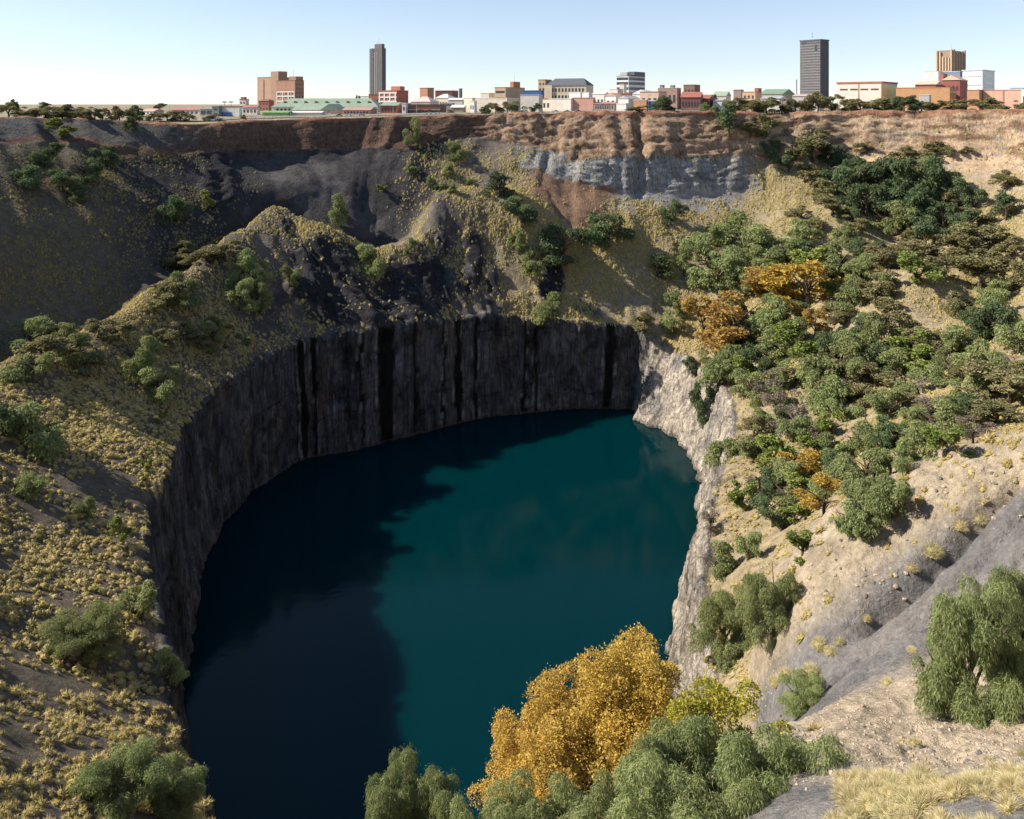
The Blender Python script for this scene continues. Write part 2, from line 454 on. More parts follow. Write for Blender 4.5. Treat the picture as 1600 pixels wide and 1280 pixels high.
disp += up*(ridged(S_/16.0, Z/60.0, 5.0, 2, 121)*2.4+ridged(S_/4.6, Z/22.0, 5.5, 3, 123)*(0.5+0.7*ru)+(fbm(S_/2.2, Z/1.8, 1.0, 4, 131)*1.0+np.round(fbm(S_/9.0, Z/3.2, 2.0, 2, 133)*3)*0.45)*(0.25+ru))
disp += band(6.2, 7.1, 0.2)*sect(16.0, 25, 0.6)*(fbm(S_/5.0, Z/2.4, 3.0, 4, 135)*1.5+ridged(S_/9.0, Z/14.0, 2.4, 2, 137)*1.2)
# spur: furrows down the fall line and small steps
fur = ridged(Y/2.6-0.11*X, X*0.05, 0.2, 3, 141)
disp += near*band(3.2, 6.6, 0.3)*(fur*0.30*(0.25+np.clip(fbm(X/9, Y/9, 0.4, 2, 143)*2+0.5, 0, 1))+fbm(X/14.0, Y/14.0, Z/14.0, 3, 151)*0.8)
gy = Y+fbm(X/4.0, Y/9.0, 0.2, 3, 153)*1.3
onspur = near*band(3.7, 6.3, 0.2)
disp -= onspur*1.9*np.exp(-((gy-69.4-0.22*(X-36))/0.75)**2)*smooth(27.0, 31.0, X)*(1-smooth(43, 48, X))
disp -= onspur*0.6*np.exp(-((gy-65.6-0.2*(X-34))/0.4)**2)+onspur*0.5*np.exp(-((gy-62.5-0.2*(X-34))/0.35)**2)
disp += onspur*smooth(70.5, 73.0, Y)*(fbm(X/1.8, Y/1.8, Z/1.8, 4, 157)*0.7)
rub = sect(27.55, 28.75, 0.2)*band(3.6, 6.4, 0.2)
disp += rub*(fbm(X/1.6, Y/1.6, Z/1.6, 4, 161)*0.75)
disp += band(8.1, 10.2, 0.1)*fbm(X/18.0, Y/18.0, 0.0, 4, 171)*0.5
G = G+N0*disp[..., None]
# local landforms: (point, rise, radius)
for (p, h, r) in [(P(1425, 455, 352), 9, 20), (P(640, 405, 402), 7, 14), (P(505, 370, 393), 3, 13), (P(740, 322, 436), 3, 24),
                  (P(1290, 345, 450), 7, 24), (P(425, 340, 400), 3, 12), (P(1480, 300, 450), -5, 26), (P(1410, 330, 440), -6, 24),
                  (P(1480, 500, 330), -8, 11), (P(345, 430, 350), -3, 15), (P(210, 700, 225), 3, 12), (P(600, 460, 378), -6, 10), (P(480, 450, 368), 3, 9)]:
    d2 = ((G-np.array(p))**2).sum(axis=2)
    G[..., 2] += h*np.exp(-d2/(r*r))
def px_of(G):
    Yc = np.maximum(G[..., 1], 1.0)
    return 800+K*G[..., 0]/Yc, YH-K*(G[..., 2]-CZ)/Yc
# uneven lip of the neck
lipw = np.exp(-((V_-2.02)/0.32)**2)
G[..., 2] += lipw*(fbm(S_/22.0, 0.3, 0.7, 2, 181)*1.4+fbm(S_/2.6, 0.3, 2.7, 3, 185)*1.9)
N1 = grid_normals(G)
if FLIP: N1 = -N1
# ------------------------------------------------------------------ the pit: colours of rock and soil zones
X, Y, Z = G[..., 0], G[..., 1], G[..., 2]
w1 = fbm(X/20.0, Y/20.0, Z/20.0, 4, 201)
w2 = fbm(X/6.0, Y/6.0, Z/6.0, 4, 211)
Vn = V_+w1*0.22+w2*0.10
Un = U_+w1*0.30
def bandn(v0, v1, soft=0.08): return smooth(v0-soft, v0+soft, Vn)*(1-smooth(v1-soft, v1+soft, Vn))
def sectn(u0, u1, soft=0.25): return smooth(u0-soft, u0+soft, Un)*(1-smooth(u1-soft, u1+soft, Un))
C = np.zeros(G.shape)
C[:] = (0.15, 0.125, 0.10)
def paint(mask, col):
    global C
    m = np.clip(mask, 0, 1)[..., None]
    C = C*(1-m)+np.array(col)*m
rightz = smooth(13.2, 15.2, Un)*(1-smooth(25.8, 26.4, U_))
paint(rightz*(Vn > 2), (0.31, 0.25, 0.155))
paint(sectn(2.0, 7.8)*bandn(2, 5), (0.125, 0.103, 0.075))
paint(sectn(2, 8.2)*bandn(4.8, 7.2, 0.2), (0.125, 0.105, 0.072))
# black shale on the left centre benches and ribs
shale = sectn(7.6, 12.6)*bandn(2.0, 4.35, 0.2)
rib = smooth(-0.05, 0.35, ridged(S_/11.0, V_*0.9, 6.1, 3, 101)+w2*0.5-0.25)
paint(shale*np.clip(0.12+0.6*rib, 0, 1), (0.05, 0.049, 0.053))
paint(sectn(7.4, 11.6)*bandn(5.0, 7.05, 0.12), (0.044, 0.042, 0.043))  # dark upper slope rock, colour deepened to stand in for shade below the rim
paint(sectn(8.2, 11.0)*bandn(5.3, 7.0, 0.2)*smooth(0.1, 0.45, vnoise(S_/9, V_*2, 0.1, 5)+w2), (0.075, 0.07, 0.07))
paint(sectn(12.6, 16.2)*bandn(2.0, 5.6, 0.15), (0.29, 0.235, 0.15))
paint(sectn(13.0, 15.2)*bandn(2.05, 3.4, 0.3)*smooth(0.0, 0.5, w1+w2*0.6), (0.09, 0.088, 0.088))
# bold black buttresses standing out of the tussock slope
PX0, PY0 = px_of(G)
butt = np.zeros_like(X)
for (cx, cy, rx, ry) in [(502, 432, 52, 72), (545, 470, 40, 44), (640, 455, 70, 56), (590, 488, 64, 26), (738, 400, 20, 56), (768, 445, 10, 50), (692, 380, 14, 22), (860, 450, 20, 40), (448, 350, 14, 12), (340, 285, 26, 60)]:
    q = ((PX0-cx)/rx)**2+((PY0-cy)/ry)**2
    butt = np.maximum(butt, 1-smooth(0.55, 1.15, q+w1*0.9+w2*0.7))
butt *= sect(7.0, 14.2, 0.3)*band(2.0, 7.0, 0.06)
bump_b = butt*(ridged(S_/6.0, V_*1.3, 2.2, 3, 18)*2.4+fbm(X/2.5, Y/2.5, Z/3.5, 3, 19)*1.2)
G = G+N1*bump_b[..., None]
N1 = grid_normals(G)
if FLIP: N1 = -N1
X, Y, Z = G[..., 0], G[..., 1], G[..., 2]
paint(butt, (0.032, 0.032, 0.036))
paint(butt*smooth(0.35, 0.6, vnoise(S_/2.2, V_*1.1, 0.5, 14)), (0.075, 0.072, 0.073))
# pale blue grey shale wall and the brown talus under it
paint(sectn(12.75, 16.9)*bandn(5.85, 7.0, 0.07), (0.31, 0.30, 0.285))
paint(sectn(12.75, 16.9)*bandn(5.85, 7.0, 0.07)*smooth(0.15, 0.5, vnoise(S_/5, Z/1.6, 0.5, 6)), (0.20, 0.195, 0.19))
paint(sectn(13.05, 14.55, 0.12)*bandn(4.75, 5.95, 0.06), (0.215, 0.135, 0.088))
paint(sectn(14.6, 16.5, 0.2)*bandn(5.3, 5.9, 0.08), (0.27, 0.255, 0.24))
# earth cliff under the rim
paint(sectn(7.2, 12.2, 0.3)*bandn(7.0, 8.0, 0.05), (0.135, 0.084, 0.06))
paint(sectn(12.0, 17.0, 0.3)*bandn(7.0, 8.0, 0.05), (0.33, 0.225, 0.15))
paint(sectn(16.6, 24.0, 0.4)*bandn(6.7, 8.0, 0.06), (0.41, 0.295, 0.195))
paint(sectn(16.6, 24.0, 0.4)*bandn(6.3, 7.6, 0.06)*smooth(0.1, 0.4, vnoise(S_/7, Z/2.3, 0.2, 8)+w2*0.6), (0.34, 0.27, 0.20))
paint(sectn(11.5, 24.0, 0.4)*bandn(7.0, 7.98, 0.06)*smooth(0.2, 0.5, vnoise(S_/3.5, Z/3, 0.2, 9)), (0.20, 0.125, 0.08))
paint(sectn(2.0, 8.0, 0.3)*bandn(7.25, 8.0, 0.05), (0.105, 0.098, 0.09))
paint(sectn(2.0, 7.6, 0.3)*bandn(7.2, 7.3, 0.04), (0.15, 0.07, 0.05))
paint(sectn(7.0, 25.0, 0.3)*smooth(7.86, 7.95, V_+w2*0.10)*(1-smooth(8.0, 8.04, V_)), (0.28, 0.14, 0.085))
strat = fbm(S_/40.0, Z/2.4, 0.6, 3, 371)
C *= 1+(0.35*strat*band(6.6, 7.95, 0.1)*smooth(7.0, 9.0, U_))[..., None]
# neck cliff: grey brown, black water stains, pale mineral runs; the right wall is pale
cliffm = 1-smooth(2.0, 2.06, V_)
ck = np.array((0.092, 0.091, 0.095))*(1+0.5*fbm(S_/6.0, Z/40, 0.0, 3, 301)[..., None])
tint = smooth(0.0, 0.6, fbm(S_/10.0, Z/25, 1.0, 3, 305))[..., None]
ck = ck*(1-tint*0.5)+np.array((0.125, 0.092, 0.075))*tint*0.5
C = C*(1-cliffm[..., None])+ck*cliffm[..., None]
mot = fbm(S_/5.0, Z/6.0, 3.0, 4, 381)
ck = ck*(1+0.9*np.clip(mot, -0.6, 0.8))[..., None]
C = C*(1-cliffm[..., None])+ck*cliffm[..., None]
rust = smooth(0.15, 0.5, fbm(S_/8.0, Z/12.0, 7.0, 3, 385))
paint(cliffm*rust*0.25, (0.135, 0.088, 0.062))
crk = smooth(0.80, 0.95, ridged(S_/5.0, Z/16.0, 1.4, 3, 387))
crh = smooth(0.86, 0.97, ridged(S_/26.0, Z/6.0, 4.4, 2, 389))
sw = S_+fbm(S_/9.0, Z/22.0, 5.0, 3, 311)*2.2+fbm(S_/2.0, Z/4.0, 6.0, 3, 313)*1.0
stain_list = [(470, 12), (488, 6), (602, 17), (645, 6), (712, 9), (742, 5), (822, 6), (838, 4), (955, 10), (560, 3), (690, 3)]
lipx = 800+K*ring[:, 2, 0]/np.maximum(ring[:, 2, 1], 1)
far_cols = np.where((u_st > 7.2) & (u_st < 15.4))[0]
st = np.zeros_like(X); pale = np.zeros_like(X)
for px, w in stain_list:
    c = far_cols[np.argmin(np.abs(lipx[far_cols]-px))]
    wm = w*ring[c, 2, 1]/K
    d = np.abs(sw-sarc[c])
    st = np.maximum(st, 1-smooth(wm*0.75, wm*1.05, d))
    pale = np.maximum(pale, (1-smooth(0.2, 1.1, np.abs(d-wm*1.15)))*smooth(-0.1, 0.4, vnoise(S_/3, Z/7, 2.0, 321)))
st = np.maximum(st, 0.6*smooth(0.6, 0.75, vnoise(sw/4.0, Z/120, 0.4, 331))*(1-rightc))
paint(cliffm*(1-rightc)*pale, (0.26, 0.25, 0.25))
paint(cliffm*(1-rightc)*smooth(0.45, 0.75, vnoise(sw/1.3, Z/16, 0.4, 341))*0.7, (0.19, 0.18, 0.175))
paint(cliffm*(1-rightc)*st, (0.012, 0.011, 0.011))
paint(cliffm*(1-rightc)*np.maximum(crk, crh)*0.8, (0.022, 0.02, 0.02))
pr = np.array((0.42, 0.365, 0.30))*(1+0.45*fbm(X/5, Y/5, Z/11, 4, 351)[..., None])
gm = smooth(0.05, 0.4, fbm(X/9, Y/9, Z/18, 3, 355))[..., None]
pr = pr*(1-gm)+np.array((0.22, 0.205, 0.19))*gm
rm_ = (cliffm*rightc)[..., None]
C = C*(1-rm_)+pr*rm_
paint(cliffm*rightc*smooth(0.45, 0.75, vnoise(S_/1.8, Z/12, 0.9, 361))*0.8, (0.14, 0.115, 0.095))
paint(cliffm*rightc*smooth(0.35, 0.7, fbm(X/6, Y/6, Z/9, 3, 365))*smooth(1.3, 1.9, V_)*0.8, (0.30, 0.22, 0.12))
paint(cliffm*rightc*crk*0.85, (0.085, 0.07, 0.06))
paint((Z < WATER_Z+1.2)*0.6, (0.10, 0.09, 0.08))
# spur beside the camera: grey ash, tan crest, rubble terrace
nm = near*(V_ > 2.6)*(V_ < 8.0)
paint(nm, (0.178, 0.168, 0.162))
paint(nm*smooth(0.1, 0.5, w2+w1*0.6)*0.4, (0.27, 0.24, 0.21))
paint(sect(25.6, 26.55, 0.15)*bandn(3.0, 6.5, 0.1), (0.38, 0.31, 0.22))
paint(sect(27.45, 28.75, 0.16)*bandn(3.0, 6.6, 0.15), (0.43, 0.35, 0.25))
paint(sect(28.95, 29.8, 0.1)*(V_ > 3), (0.22, 0.205, 0.19))
# the plain: dry grass and bare earth
pl = smooth(7.99, 8.03, V_)
pc = np.array((0.30, 0.255, 0.18))*(1+0.25*w2[..., None])
C = C*(1-pl[..., None])+pc*pl[..., None]
paint(pl*smooth(0.1, 0.5, w1+0.4*w2)*0.7, (0.23, 0.215, 0.13))
C = np.clip(C, 0.004, 0.8)

rockA = np.clip(cliffm+0.55*butt+0.75*grey_sec+0.6*sectn(7.2, 25.0, 0.3)*bandn(6.95, 7.97, 0.04), 0, 1)
M_ground = mat_ground('rock_and_soil', 0.95, 1.0)
idx = np.arange(NV*NU).reshape(NV, NU)
ida = idx[:-1, :]; idb = np.roll(idx, -1, axis=1)[:-1, :]; idc = np.roll(idx, -1, axis=1)[1:, :]; idd = idx[1:, :]
quads = np.stack([ida, idb, idc, idd], axis=-1).reshape(-1, 4)
if FLIP: quads = quads[:, ::-1]
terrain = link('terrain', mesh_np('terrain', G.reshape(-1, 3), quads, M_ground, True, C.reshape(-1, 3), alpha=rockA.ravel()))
tag(terrain, kind='structure', label='open pit with rock neck, grassy slopes and earth cliffs')

# the plain out to the horizon
edge = G[-1]
rad = [0, 60, 200, 700, 2500, 9000, 30000]
gv, gc = [], []
for r in rad:
    d = edge[:, :2]-PITC; d /= np.linalg.norm(d, axis=1, keepdims=True)
    p = np.zeros_like(edge); p[:, :2] = edge[:, :2]+d*r; p[:, 2] = edge[:, 2] if r == 0 else 0.0
    gv.append(p)
gv = np.concatenate(gv)
gi = np.arange(len(gv)).reshape(len(rad), NU)
gq = np.stack([gi[:-1], np.roll(gi, -1, 1)[:-1], np.roll(gi, -1, 1)[1:], gi[1:]], -1).reshape(-1, 4)
if FLIP: gq = gq[:, ::-1]
gcol = np.zeros((len(gv), 3)); gcol[:] = (0.27, 0.23, 0.165)
ground = link('ground', mesh_np('ground', gv, gq, M_ground, True, gcol, alpha=0.0))
tag(ground, kind='structure')

# ------------------------------------------------------------------ water
m = bpy.data.materials.new('lake_water')
n, l = nt(m)
o = n.new('ShaderNodeOutputMaterial'); b = n.new('ShaderNodeBsdfPrincipled')
b.inputs['Base Color'].default_value = (0.0, 0.0185, 0.0235, 1)
b.inputs['Roughness'].default_value = 0.06
b.inputs['IOR'].default_value = 1.33
b.inputs['Specular IOR Level'].default_value = 0.15
b.subsurface_method = 'BURLEY'
b.inputs['Subsurface Weight'].default_value = 1.0
b.inputs['Subsurface Radius'].default_value = (0.5, 9.0, 11.0)
b.inputs['Subsurface Scale'].default_value = 1.0
tc = n.new('ShaderNodeTexCoord')
n1 = n.new('ShaderNodeTexNoise'); n1.inputs['Scale'].default_value = 0.35; n1.inputs['Detail'].default_value = 4
n2 = n.new('ShaderNodeTexNoise'); n2.inputs['Scale'].default_value = 1.6; n2.inputs['Detail'].default_value = 3
l.new(tc.outputs['Object'], n1.inputs['Vector']); l.new(tc.outputs['Object'], n2.inputs['Vector'])
ad = n.new('ShaderNodeMath'); ad.operation = 'MULTIPLY_ADD'; ad.inputs[1].default_value = 0.3
l.new(n2.outputs['Fac'], ad.inputs[0]); l.new(n1.outputs['Fac'], ad.inputs[2])
bp = n.new('ShaderNodeBump'); bp.inputs['Strength'].default_value = 0.25; bp.inputs['Distance'].default_value = 0.12
l.new(ad.outputs[0], bp.inputs['Height']); l.new(bp.outputs[0], b.inputs['Normal'])
l.new(b.outputs[0], o.inputs[0])
wv = [(x, y, WATER_Z) for (x, y) in [(-118, 85), (100, 85), (100, 410), (-118, 410)]]
me = bpy.data.meshes.new('water'); me.from_pydata(wv, [], [(0, 1, 2, 3)]); me.materials.append(m)
water = link('water', me)
tag(water, kind='structure')
# ------------------------------------------------------------------ plants: shared meshes
M_leaf = mat_leaf('foliage', 0.32, 0.010, 0.16)
M_autumn = mat_leaf('autumn_foliage', 0.38, 0.004, 0.08)
M_grass = mat_leaf('dry_grass_blades', 0.48, 0.008, 0.12)
M_bark = mat_plain('bark', (0.10, 0.075, 0.055), 0.95, 0.3, 3.0, 0.1)
M_deadwood = mat_plain('dead_wood', (0.34, 0.30, 0.27), 0.9, 0.25, 3.0, 0.1)

PAL = {  # two leaf colours and a rarer third
    'pepper': ((0.19, 0.235, 0.092), (0.30, 0.34, 0.138), (0.30, 0.30, 0.16)),
    'dark':   ((0.082, 0.124, 0.060), (0.140, 0.185, 0.088), (0.21, 0.23, 0.12)),
    'bright': ((0.165, 0.225, 0.055), (0.27, 0.32, 0.085), (0.36, 0.36, 0.14)),
    'olive':  ((0.19, 0.185, 0.088), (0.28, 0.26, 0.125), (0.35, 0.30, 0.165)),
    'yellow': ((0.58, 0.385, 0.085), (0.68, 0.50, 0.13), (0.40, 0.32, 0.09)),
    'gold':   ((0.44, 0.29, 0.070), (0.53, 0.38, 0.09), (0.34, 0.26, 0.08)),
    'orange': ((0.40, 0.245, 0.085), (0.47, 0.32, 0.10), (0.28, 0.22, 0.09)),
    'grey':   ((0.220, 0.180, 0.145), (0.29, 0.24, 0.19), (0.19, 0.16, 0.12)),
    'lime':   ((0.24, 0.26, 0.055), (0.42, 0.38, 0.07), (0.58, 0.42, 0.07)),
}

def unit(v): return v/np.maximum(np.linalg.norm(v, axis=-1, keepdims=True), 1e-9)

def crown_mesh(name, habit, pal, n_leaf, leaf, seed, mat, lobes=26, fine=False):
    """leaf quads on the shells of many lobes; unit crown: about 1 wide, 1 tall, base at z = 0"""
    r = np.random.default_rng(seed)
    big = max(5, lobes//5)
    th = r.uniform(0, 2*np.pi, big)+np.arange(big)*2.4
    if habit == 'weeping':
        hb = np.linspace(0.16, 0.80, big)+r.uniform(-0.06, 0.06, big)
        prof = np.where(hb < 0.5, 0.33, 0.33*np.sqrt(np.clip(1-((hb-0.5)/0.5)**2, 0.02, 1)))
        rb = prof*r.uniform(0.55, 1.0, big); R = r.uniform(0.17, 0.25, big); squash = 1.15
    elif habit == 'flat':
        rb = 0.36*np.sqrt(r.uniform(0, 1, big)); hb = 0.60-1.6*rb**2+r.uniform(-0.2, 0.1, big)
        R = r.uniform(0.17, 0.25, big); squash = 0.85
    else:
        hb = np.linspace(0.2, 0.8, big)+r.uniform(-0.06, 0.06, big)
        prof = 0.36*np.sqrt(np.clip(1-((hb-0.45)/0.55)**2, 0.02, 1))
        rb = prof*r.uniform(0.5, 1.0, big); R = r.uniform(0.16, 0.24, big); squash = 0.95
    bi = r.integers(0, big, lobes)
    off = unit(r.normal(size=(lobes, 3)))*(R[bi]*r.uniform(0.3, 0.85 if fine and habit == 'round' else 1.0, lobes))[:, None]
    cx = rb[bi]*np.cos(th[bi])+off[:, 0]; cy = rb[bi]*np.sin(th[bi])+off[:, 1]
    h = np.clip(hb[bi]+off[:, 2]*squash, 0.05, 0.95)
    rad = R[bi]*(r.uniform(0.24, 0.56, lobes) if fine else r.uniform(0.36, 0.70, lobes))
    w = rad**2; li = r.choice(lobes, n_leaf, p=w/w.sum())
    d = unit(r.normal(size=(n_leaf, 3)))
    d[:, 2] = np.where(r.uniform(size=n_leaf) < 0.65, np.abs(d[:, 2]), d[:, 2])
    sh = r.uniform(0.45, 1.0, n_leaf)**0.5
    sh = np.where(r.uniform(size=n_leaf) < 0.10, sh*r.uniform(1.1, 1.5, n_leaf), sh)
    p = np.stack([cx[li], cy[li], h[li]], 1)+d*(rad[li]*sh)[:, None]*np.array((1, 1, squash))
    p[:, 2] = np.maximum(p[:, 2], 0.01)
    if habit == 'weeping':
        ax = unit(d*0.55+np.array((0, 0, -0.9))+r.normal(size=d.shape)*0.28)
        asp = 0.17 if fine else 0.30
    elif habit == 'flat':
        ax = unit(d*np.array((1, 1, 0.3))+r.normal(size=d.shape)*0.5); asp = 0.55
    else:
        ax = unit(d*0.5+r.normal(size=d.shape)*0.8); asp = 0.6
    L = leaf*r.uniform(0.6, 1.4, n_leaf)[:, None]
    sd = unit(np.cross(ax, unit(r.normal(size=d.shape)+d*0.3)))*L*asp*0.5
    a = p-ax*L*0.3; t = p+ax*L*0.7; m_ = p+ax*L*0.15
    v = np.stack([a, m_+sd, t, m_-sd], 1).reshape(-1, 3)
    f = np.arange(n_leaf*4).reshape(-1, 4)
    c0, c1, c2 = [np.array(c) for c in PAL[pal]]
    lt = r.uniform(0, 1, lobes)[li]
    mixv = np.clip(lt*0.6+r.uniform(0, 0.5, n_leaf), 0, 1)[:, None]
    col = c0*(1-mixv)+c1*mixv
    rare = (r.uniform(size=n_leaf) < 0.17)[:, None]
    col = np.where(rare, c2, col)*r.uniform(0.8, 1.2, n_leaf)[:, None]
    return mesh_np(name, v, f, mat, False, np.repeat(col, 4, axis=0))

def trunk_mesh(name, habit, seed, mat, twigs=9):
    r = random.Random(seed)
    b = MB()
    top = 0.55 if habit != 'flat' else 0.42
    b.tube([(0,0,-0.12), (0.01,0,0.1), (0.02,-0.01,0.26), (0.015,0.015,top)], [0.040,0.030,0.024,0.014], 6)
    for k in range(twigs):
        a = 2*math.pi*k/twigs+r.uniform(-.4,.4); z0 = r.uniform(0.14, top*0.9); R = r.uniform(0.22,0.40)
        zt = r.uniform(0.5,0.9) if habit != 'flat' else r.uniform(0.5,0.72)
        b.tube([(0.015,0,z0), (math.cos(a)*R*.45, math.sin(a)*R*.45, z0+(zt-z0)*.6), (math.cos(a)*R, math.sin(a)*R, zt)], [0.016,0.010,0.004], 4, False)
    return b.mesh(name, mat)

CROWN = {}
def variants(key, habit, pal, n_leaf, leaf, count, mat, lobes, seed, fine=False):
    CROWN[key] = ([crown_mesh('crown_'+key, habit, pal, n_leaf, leaf, seed+i, mat, lobes, fine) for i in range(count)],
                  [trunk_mesh('trunk_'+key, habit, seed+i, M_bark) for i in range(2)])
variants('pepper_near', 'weeping', 'pepper', 74000, 0.032, 3, M_leaf, 110, 1000, True)
variants('pepper', 'weeping', 'pepper', 7000, 0.060, 6, M_leaf, 34, 1100)
variants('dark', 'weeping', 'dark', 6000, 0.066, 5, M_leaf, 30, 1200)
variants('bright', 'round', 'bright', 3200, 0.075, 3, M_leaf, 20, 1300)
variants('olive', 'round', 'olive', 6000, 0.050, 5, M_leaf, 38, 1400)
variants('yellow_near', 'round', 'yellow', 54000, 0.0175, 2, M_autumn, 170, 1500, True)
variants('lime_near', 'round', 'lime', 26000, 0.021, 1, M_autumn, 80, 1550, True)
variants('yellow', 'round', 'gold', 5200, 0.050, 3, M_autumn, 30, 1600)
variants('orange', 'round', 'orange', 4600, 0.050, 3, M_autumn, 30, 1700)
variants('grey', 'round', 'grey', 2200, 0.045, 3, M_leaf, 20, 1800)

# where the surface shows at a pixel of the photograph: nearest surface seen there
PXg, PYg = px_of(G)
front = (G[..., 1] > 12)
sel = np.where(front.ravel() & (PXg.ravel() > -250) & (PXg.ravel() < 1850) & (PYg.ravel() > 120) & (PYg.ravel() < 1700))[0]
selx, sely = PXg.ravel()[sel], PYg.ravel()[sel]
selp = G.reshape(-1, 3)[sel]
order = np.argsort(selx); selx, sely, selp = selx[order], sely[order], selp[order]
def surface_at(px, py, maxd=None, mind=0):
    for rad in (4, 8, 16, 32, 70):
        a, b = np.searchsorted(selx, px-rad), np.searchsorted(selx, px+rad)
        c = np.where((np.abs(sely[a:b]-py) < rad) & (selp[a:b, 1] > mind))[0]
        if len(c):
            pts = selp[a:b][c]
            y = pts[:, 1]
            pts = pts[y < y.min()*1.06+1.5]
            d = np.abs(800+K*pts[:, 0]/pts[:, 1]-px)+np.abs(YH-K*(pts[:, 2]-CZ)/pts[:, 1]-py)
            return pts[np.argmin(d)]
    return np.array(P(px, py, 300))
# height of the surface under a world point (for the plain and the near slope)
flat_p = G[:, ::2].reshape(-1, 3)
def surface_z(x, y):
    d = (flat_p[:, 0]-x)**2+(flat_p[:, 1]-y)**2
    return flat_p[np.argmin(d), 2]

TREE_N = {}
def tree(key, name, label, cat, pos, w, h, group, rot=None, sink=0.04, crown_h=None):
    """pos is the base in the world, w and h the crown size in metres"""
    cr, tr = CROWN[key]
    i = TREE_N.get(key, 0); TREE_N[key] = i+1
    root = bpy.data.objects.new(name, None); COL.objects.link(root)
    root.empty_display_size = 0.5
    root.location = (pos[0], pos[1], pos[2]-h*sink)
    root.rotation_euler = (0, 0, rot if rot is not None else random.uniform(0, 6.28))
    root.scale = (w*random.uniform(.94, 1.06), w*random.uniform(.9, 1.1), h)
    tag(root, label, cat, group)
    c = link('crown', cr[i % len(cr)], root); t = link('trunk', tr[i % len(tr)], root)
    if crown_h:
        c.scale = (1, 1, crown_h/h); c.location = (0, 0, 1-crown_h/h); t.scale = (0.5, 0.5, 0.97)
    return root

def tree_px(key, name, label, cat, px, py, wpx, hpx, group, depth_add=0.0):
    """a plant whose crown spans wpx x hpx photograph pixels with its base at (px, py)"""
    p = surface_at(px, py)
    ang = math.atan2(CZ-p[2], p[1])
    # seen from above, part of the drawn height is the depth of the crown
    p = surface_at(px, py-wpx*0.30*math.tan(ang))
    s = p[1]/K
    kw, kh = (1.18, 1.02) if key == 'pepper_near' else (1.7, 1.35) if key in ('orange', 'yellow') else (1.45, 1.2)
    w = wpx*s*kw
    h = max(hpx*s*kh-0.42*w*math.tan(ang), 0.62*w if key != 'olive' else 0.46*w)
    return tree(key, name, label, cat, p, w, h, group)
# ------------------------------------------------------------------ trees and bushes
ORD = ['first', 'second', 'third', 'fourth', 'fifth', 'sixth', 'seventh', 'eighth', 'ninth', 'tenth', 'eleventh', 'twelfth', 'thirteenth', 'fourteenth', 'fifteenth', 'sixteenth', 'seventeenth', 'eighteenth', 'nineteenth', 'twentieth']
rv_ = random.Random(31)
def cluster(group, label, key, name, cat, items):
    """rows from top to bottom, each counted from the left"""
    it = sorted(items, key=lambda t: t[1])
    nrow = max(1, round(len(it)/4.5)); per = math.ceil(len(it)/nrow)
    for r in range(nrow):
        row = sorted(it[r*per:(r+1)*per])
        for c, (px, py, w, h) in enumerate(row):
            lab = '%s, %s from left' % (label, ORD[c])
            if nrow > 1: lab += ', %s row' % ('top' if r == 0 else 'bottom' if r == nrow-1 else ORD[r])
            k2 = key; sc = rv_.uniform(0.8, 1.22) if len(items) > 8 else 1.0
            if key == 'pepper' and len(items) > 8: k2 = rv_.choice(['pepper', 'pepper', 'pepper', 'pepper', 'dark', 'bright'])
            if key == 'dark' and len(items) > 14: k2 = rv_.choice(['dark', 'dark', 'dark', 'pepper'])
            tree_px(k2, name, lab, cat, px, py, w*sc, h*sc, group)
def single(key, name, cat, group, px, py, w, h, label):
    tree_px(key, name, label, cat, px, py, w, h, group)

g = 'pepper trees on the left bench'
T = 'pepper_tree'
single('pepper', T, 'tree', g, 46, 556, 62, 52, 'round green pepper tree at the top left of the sunlit bench, against the shaded slope')
single('pepper', T, 'tree', g, 106, 564, 56, 44, 'light green pepper tree on the left bench just right of the tallest one')
single('pepper', T, 'tree', g, 50, 606, 56, 36, 'low broad green tree on the left bench below the round pepper tree')
single('pepper', T, 'tree', g, 216, 590, 46, 56, 'green pepper tree standing mid bench on the left, above the dark cliff')
single('pepper', T, 'tree', g, 250, 628, 50, 36, 'grey green tree at the edge of the left bench beside the cliff')
single('dark', T, 'tree', g, 8, 690, 52, 62, 'dark tree cut off by the left edge of the picture')
single('pepper', T, 'tree', g, 62, 712, 84, 66, 'pair of spreading green crowns on the left slope below the grey bare patch')
single('pepper', T, 'tree', g, 52, 782, 46, 36, 'small rounded light green tree among tussocks on the left slope')
single('pepper', T, 'tree', g, 132, 812, 34, 30, 'small bright tree near the cliff edge on the left slope, under the bare patch')
single('pepper', T, 'tree', g, 222, 982, 58, 66, 'green tree leaning over the lip of the dark cliff at lower left')
single('pepper_near', T, 'tree', g, 130, 1042, 100, 84, 'large light green pepper tree on the lower left slope')
single('pepper', T, 'tree', g, 262, 1080, 44, 58, 'small green tree clinging to the dark cliff edge at lower left')
single('pepper_near', T, 'tree', g, 176, 1296, 120, 126, 'left of the two pepper trees at the bottom left corner')
single('pepper_near', T, 'tree', g, 272, 1296, 92, 118, 'right of the two pepper trees at the bottom left corner, over the water')
single('bright', 'young_tree', 'tree', g, 190, 852, 26, 40, 'thin bright green sapling against the dark cliff on the left')
cluster('olive bushes on the left bench', 'flat olive thorn bush on the left bench', 'olive', 'thorn_bush', 'bush',
        [(66, 575, 62, 32), (130, 586, 56, 28), (182, 530, 50, 24), (150, 520, 40, 18), (92, 535, 44, 20), (240, 566, 36, 30), (265, 545, 36, 34),
         (268, 470, 46, 18), (244, 482, 40, 20), (120, 552, 40, 24), (345, 520, 36, 28), (300, 535, 40, 26), (318, 545, 34, 24)])
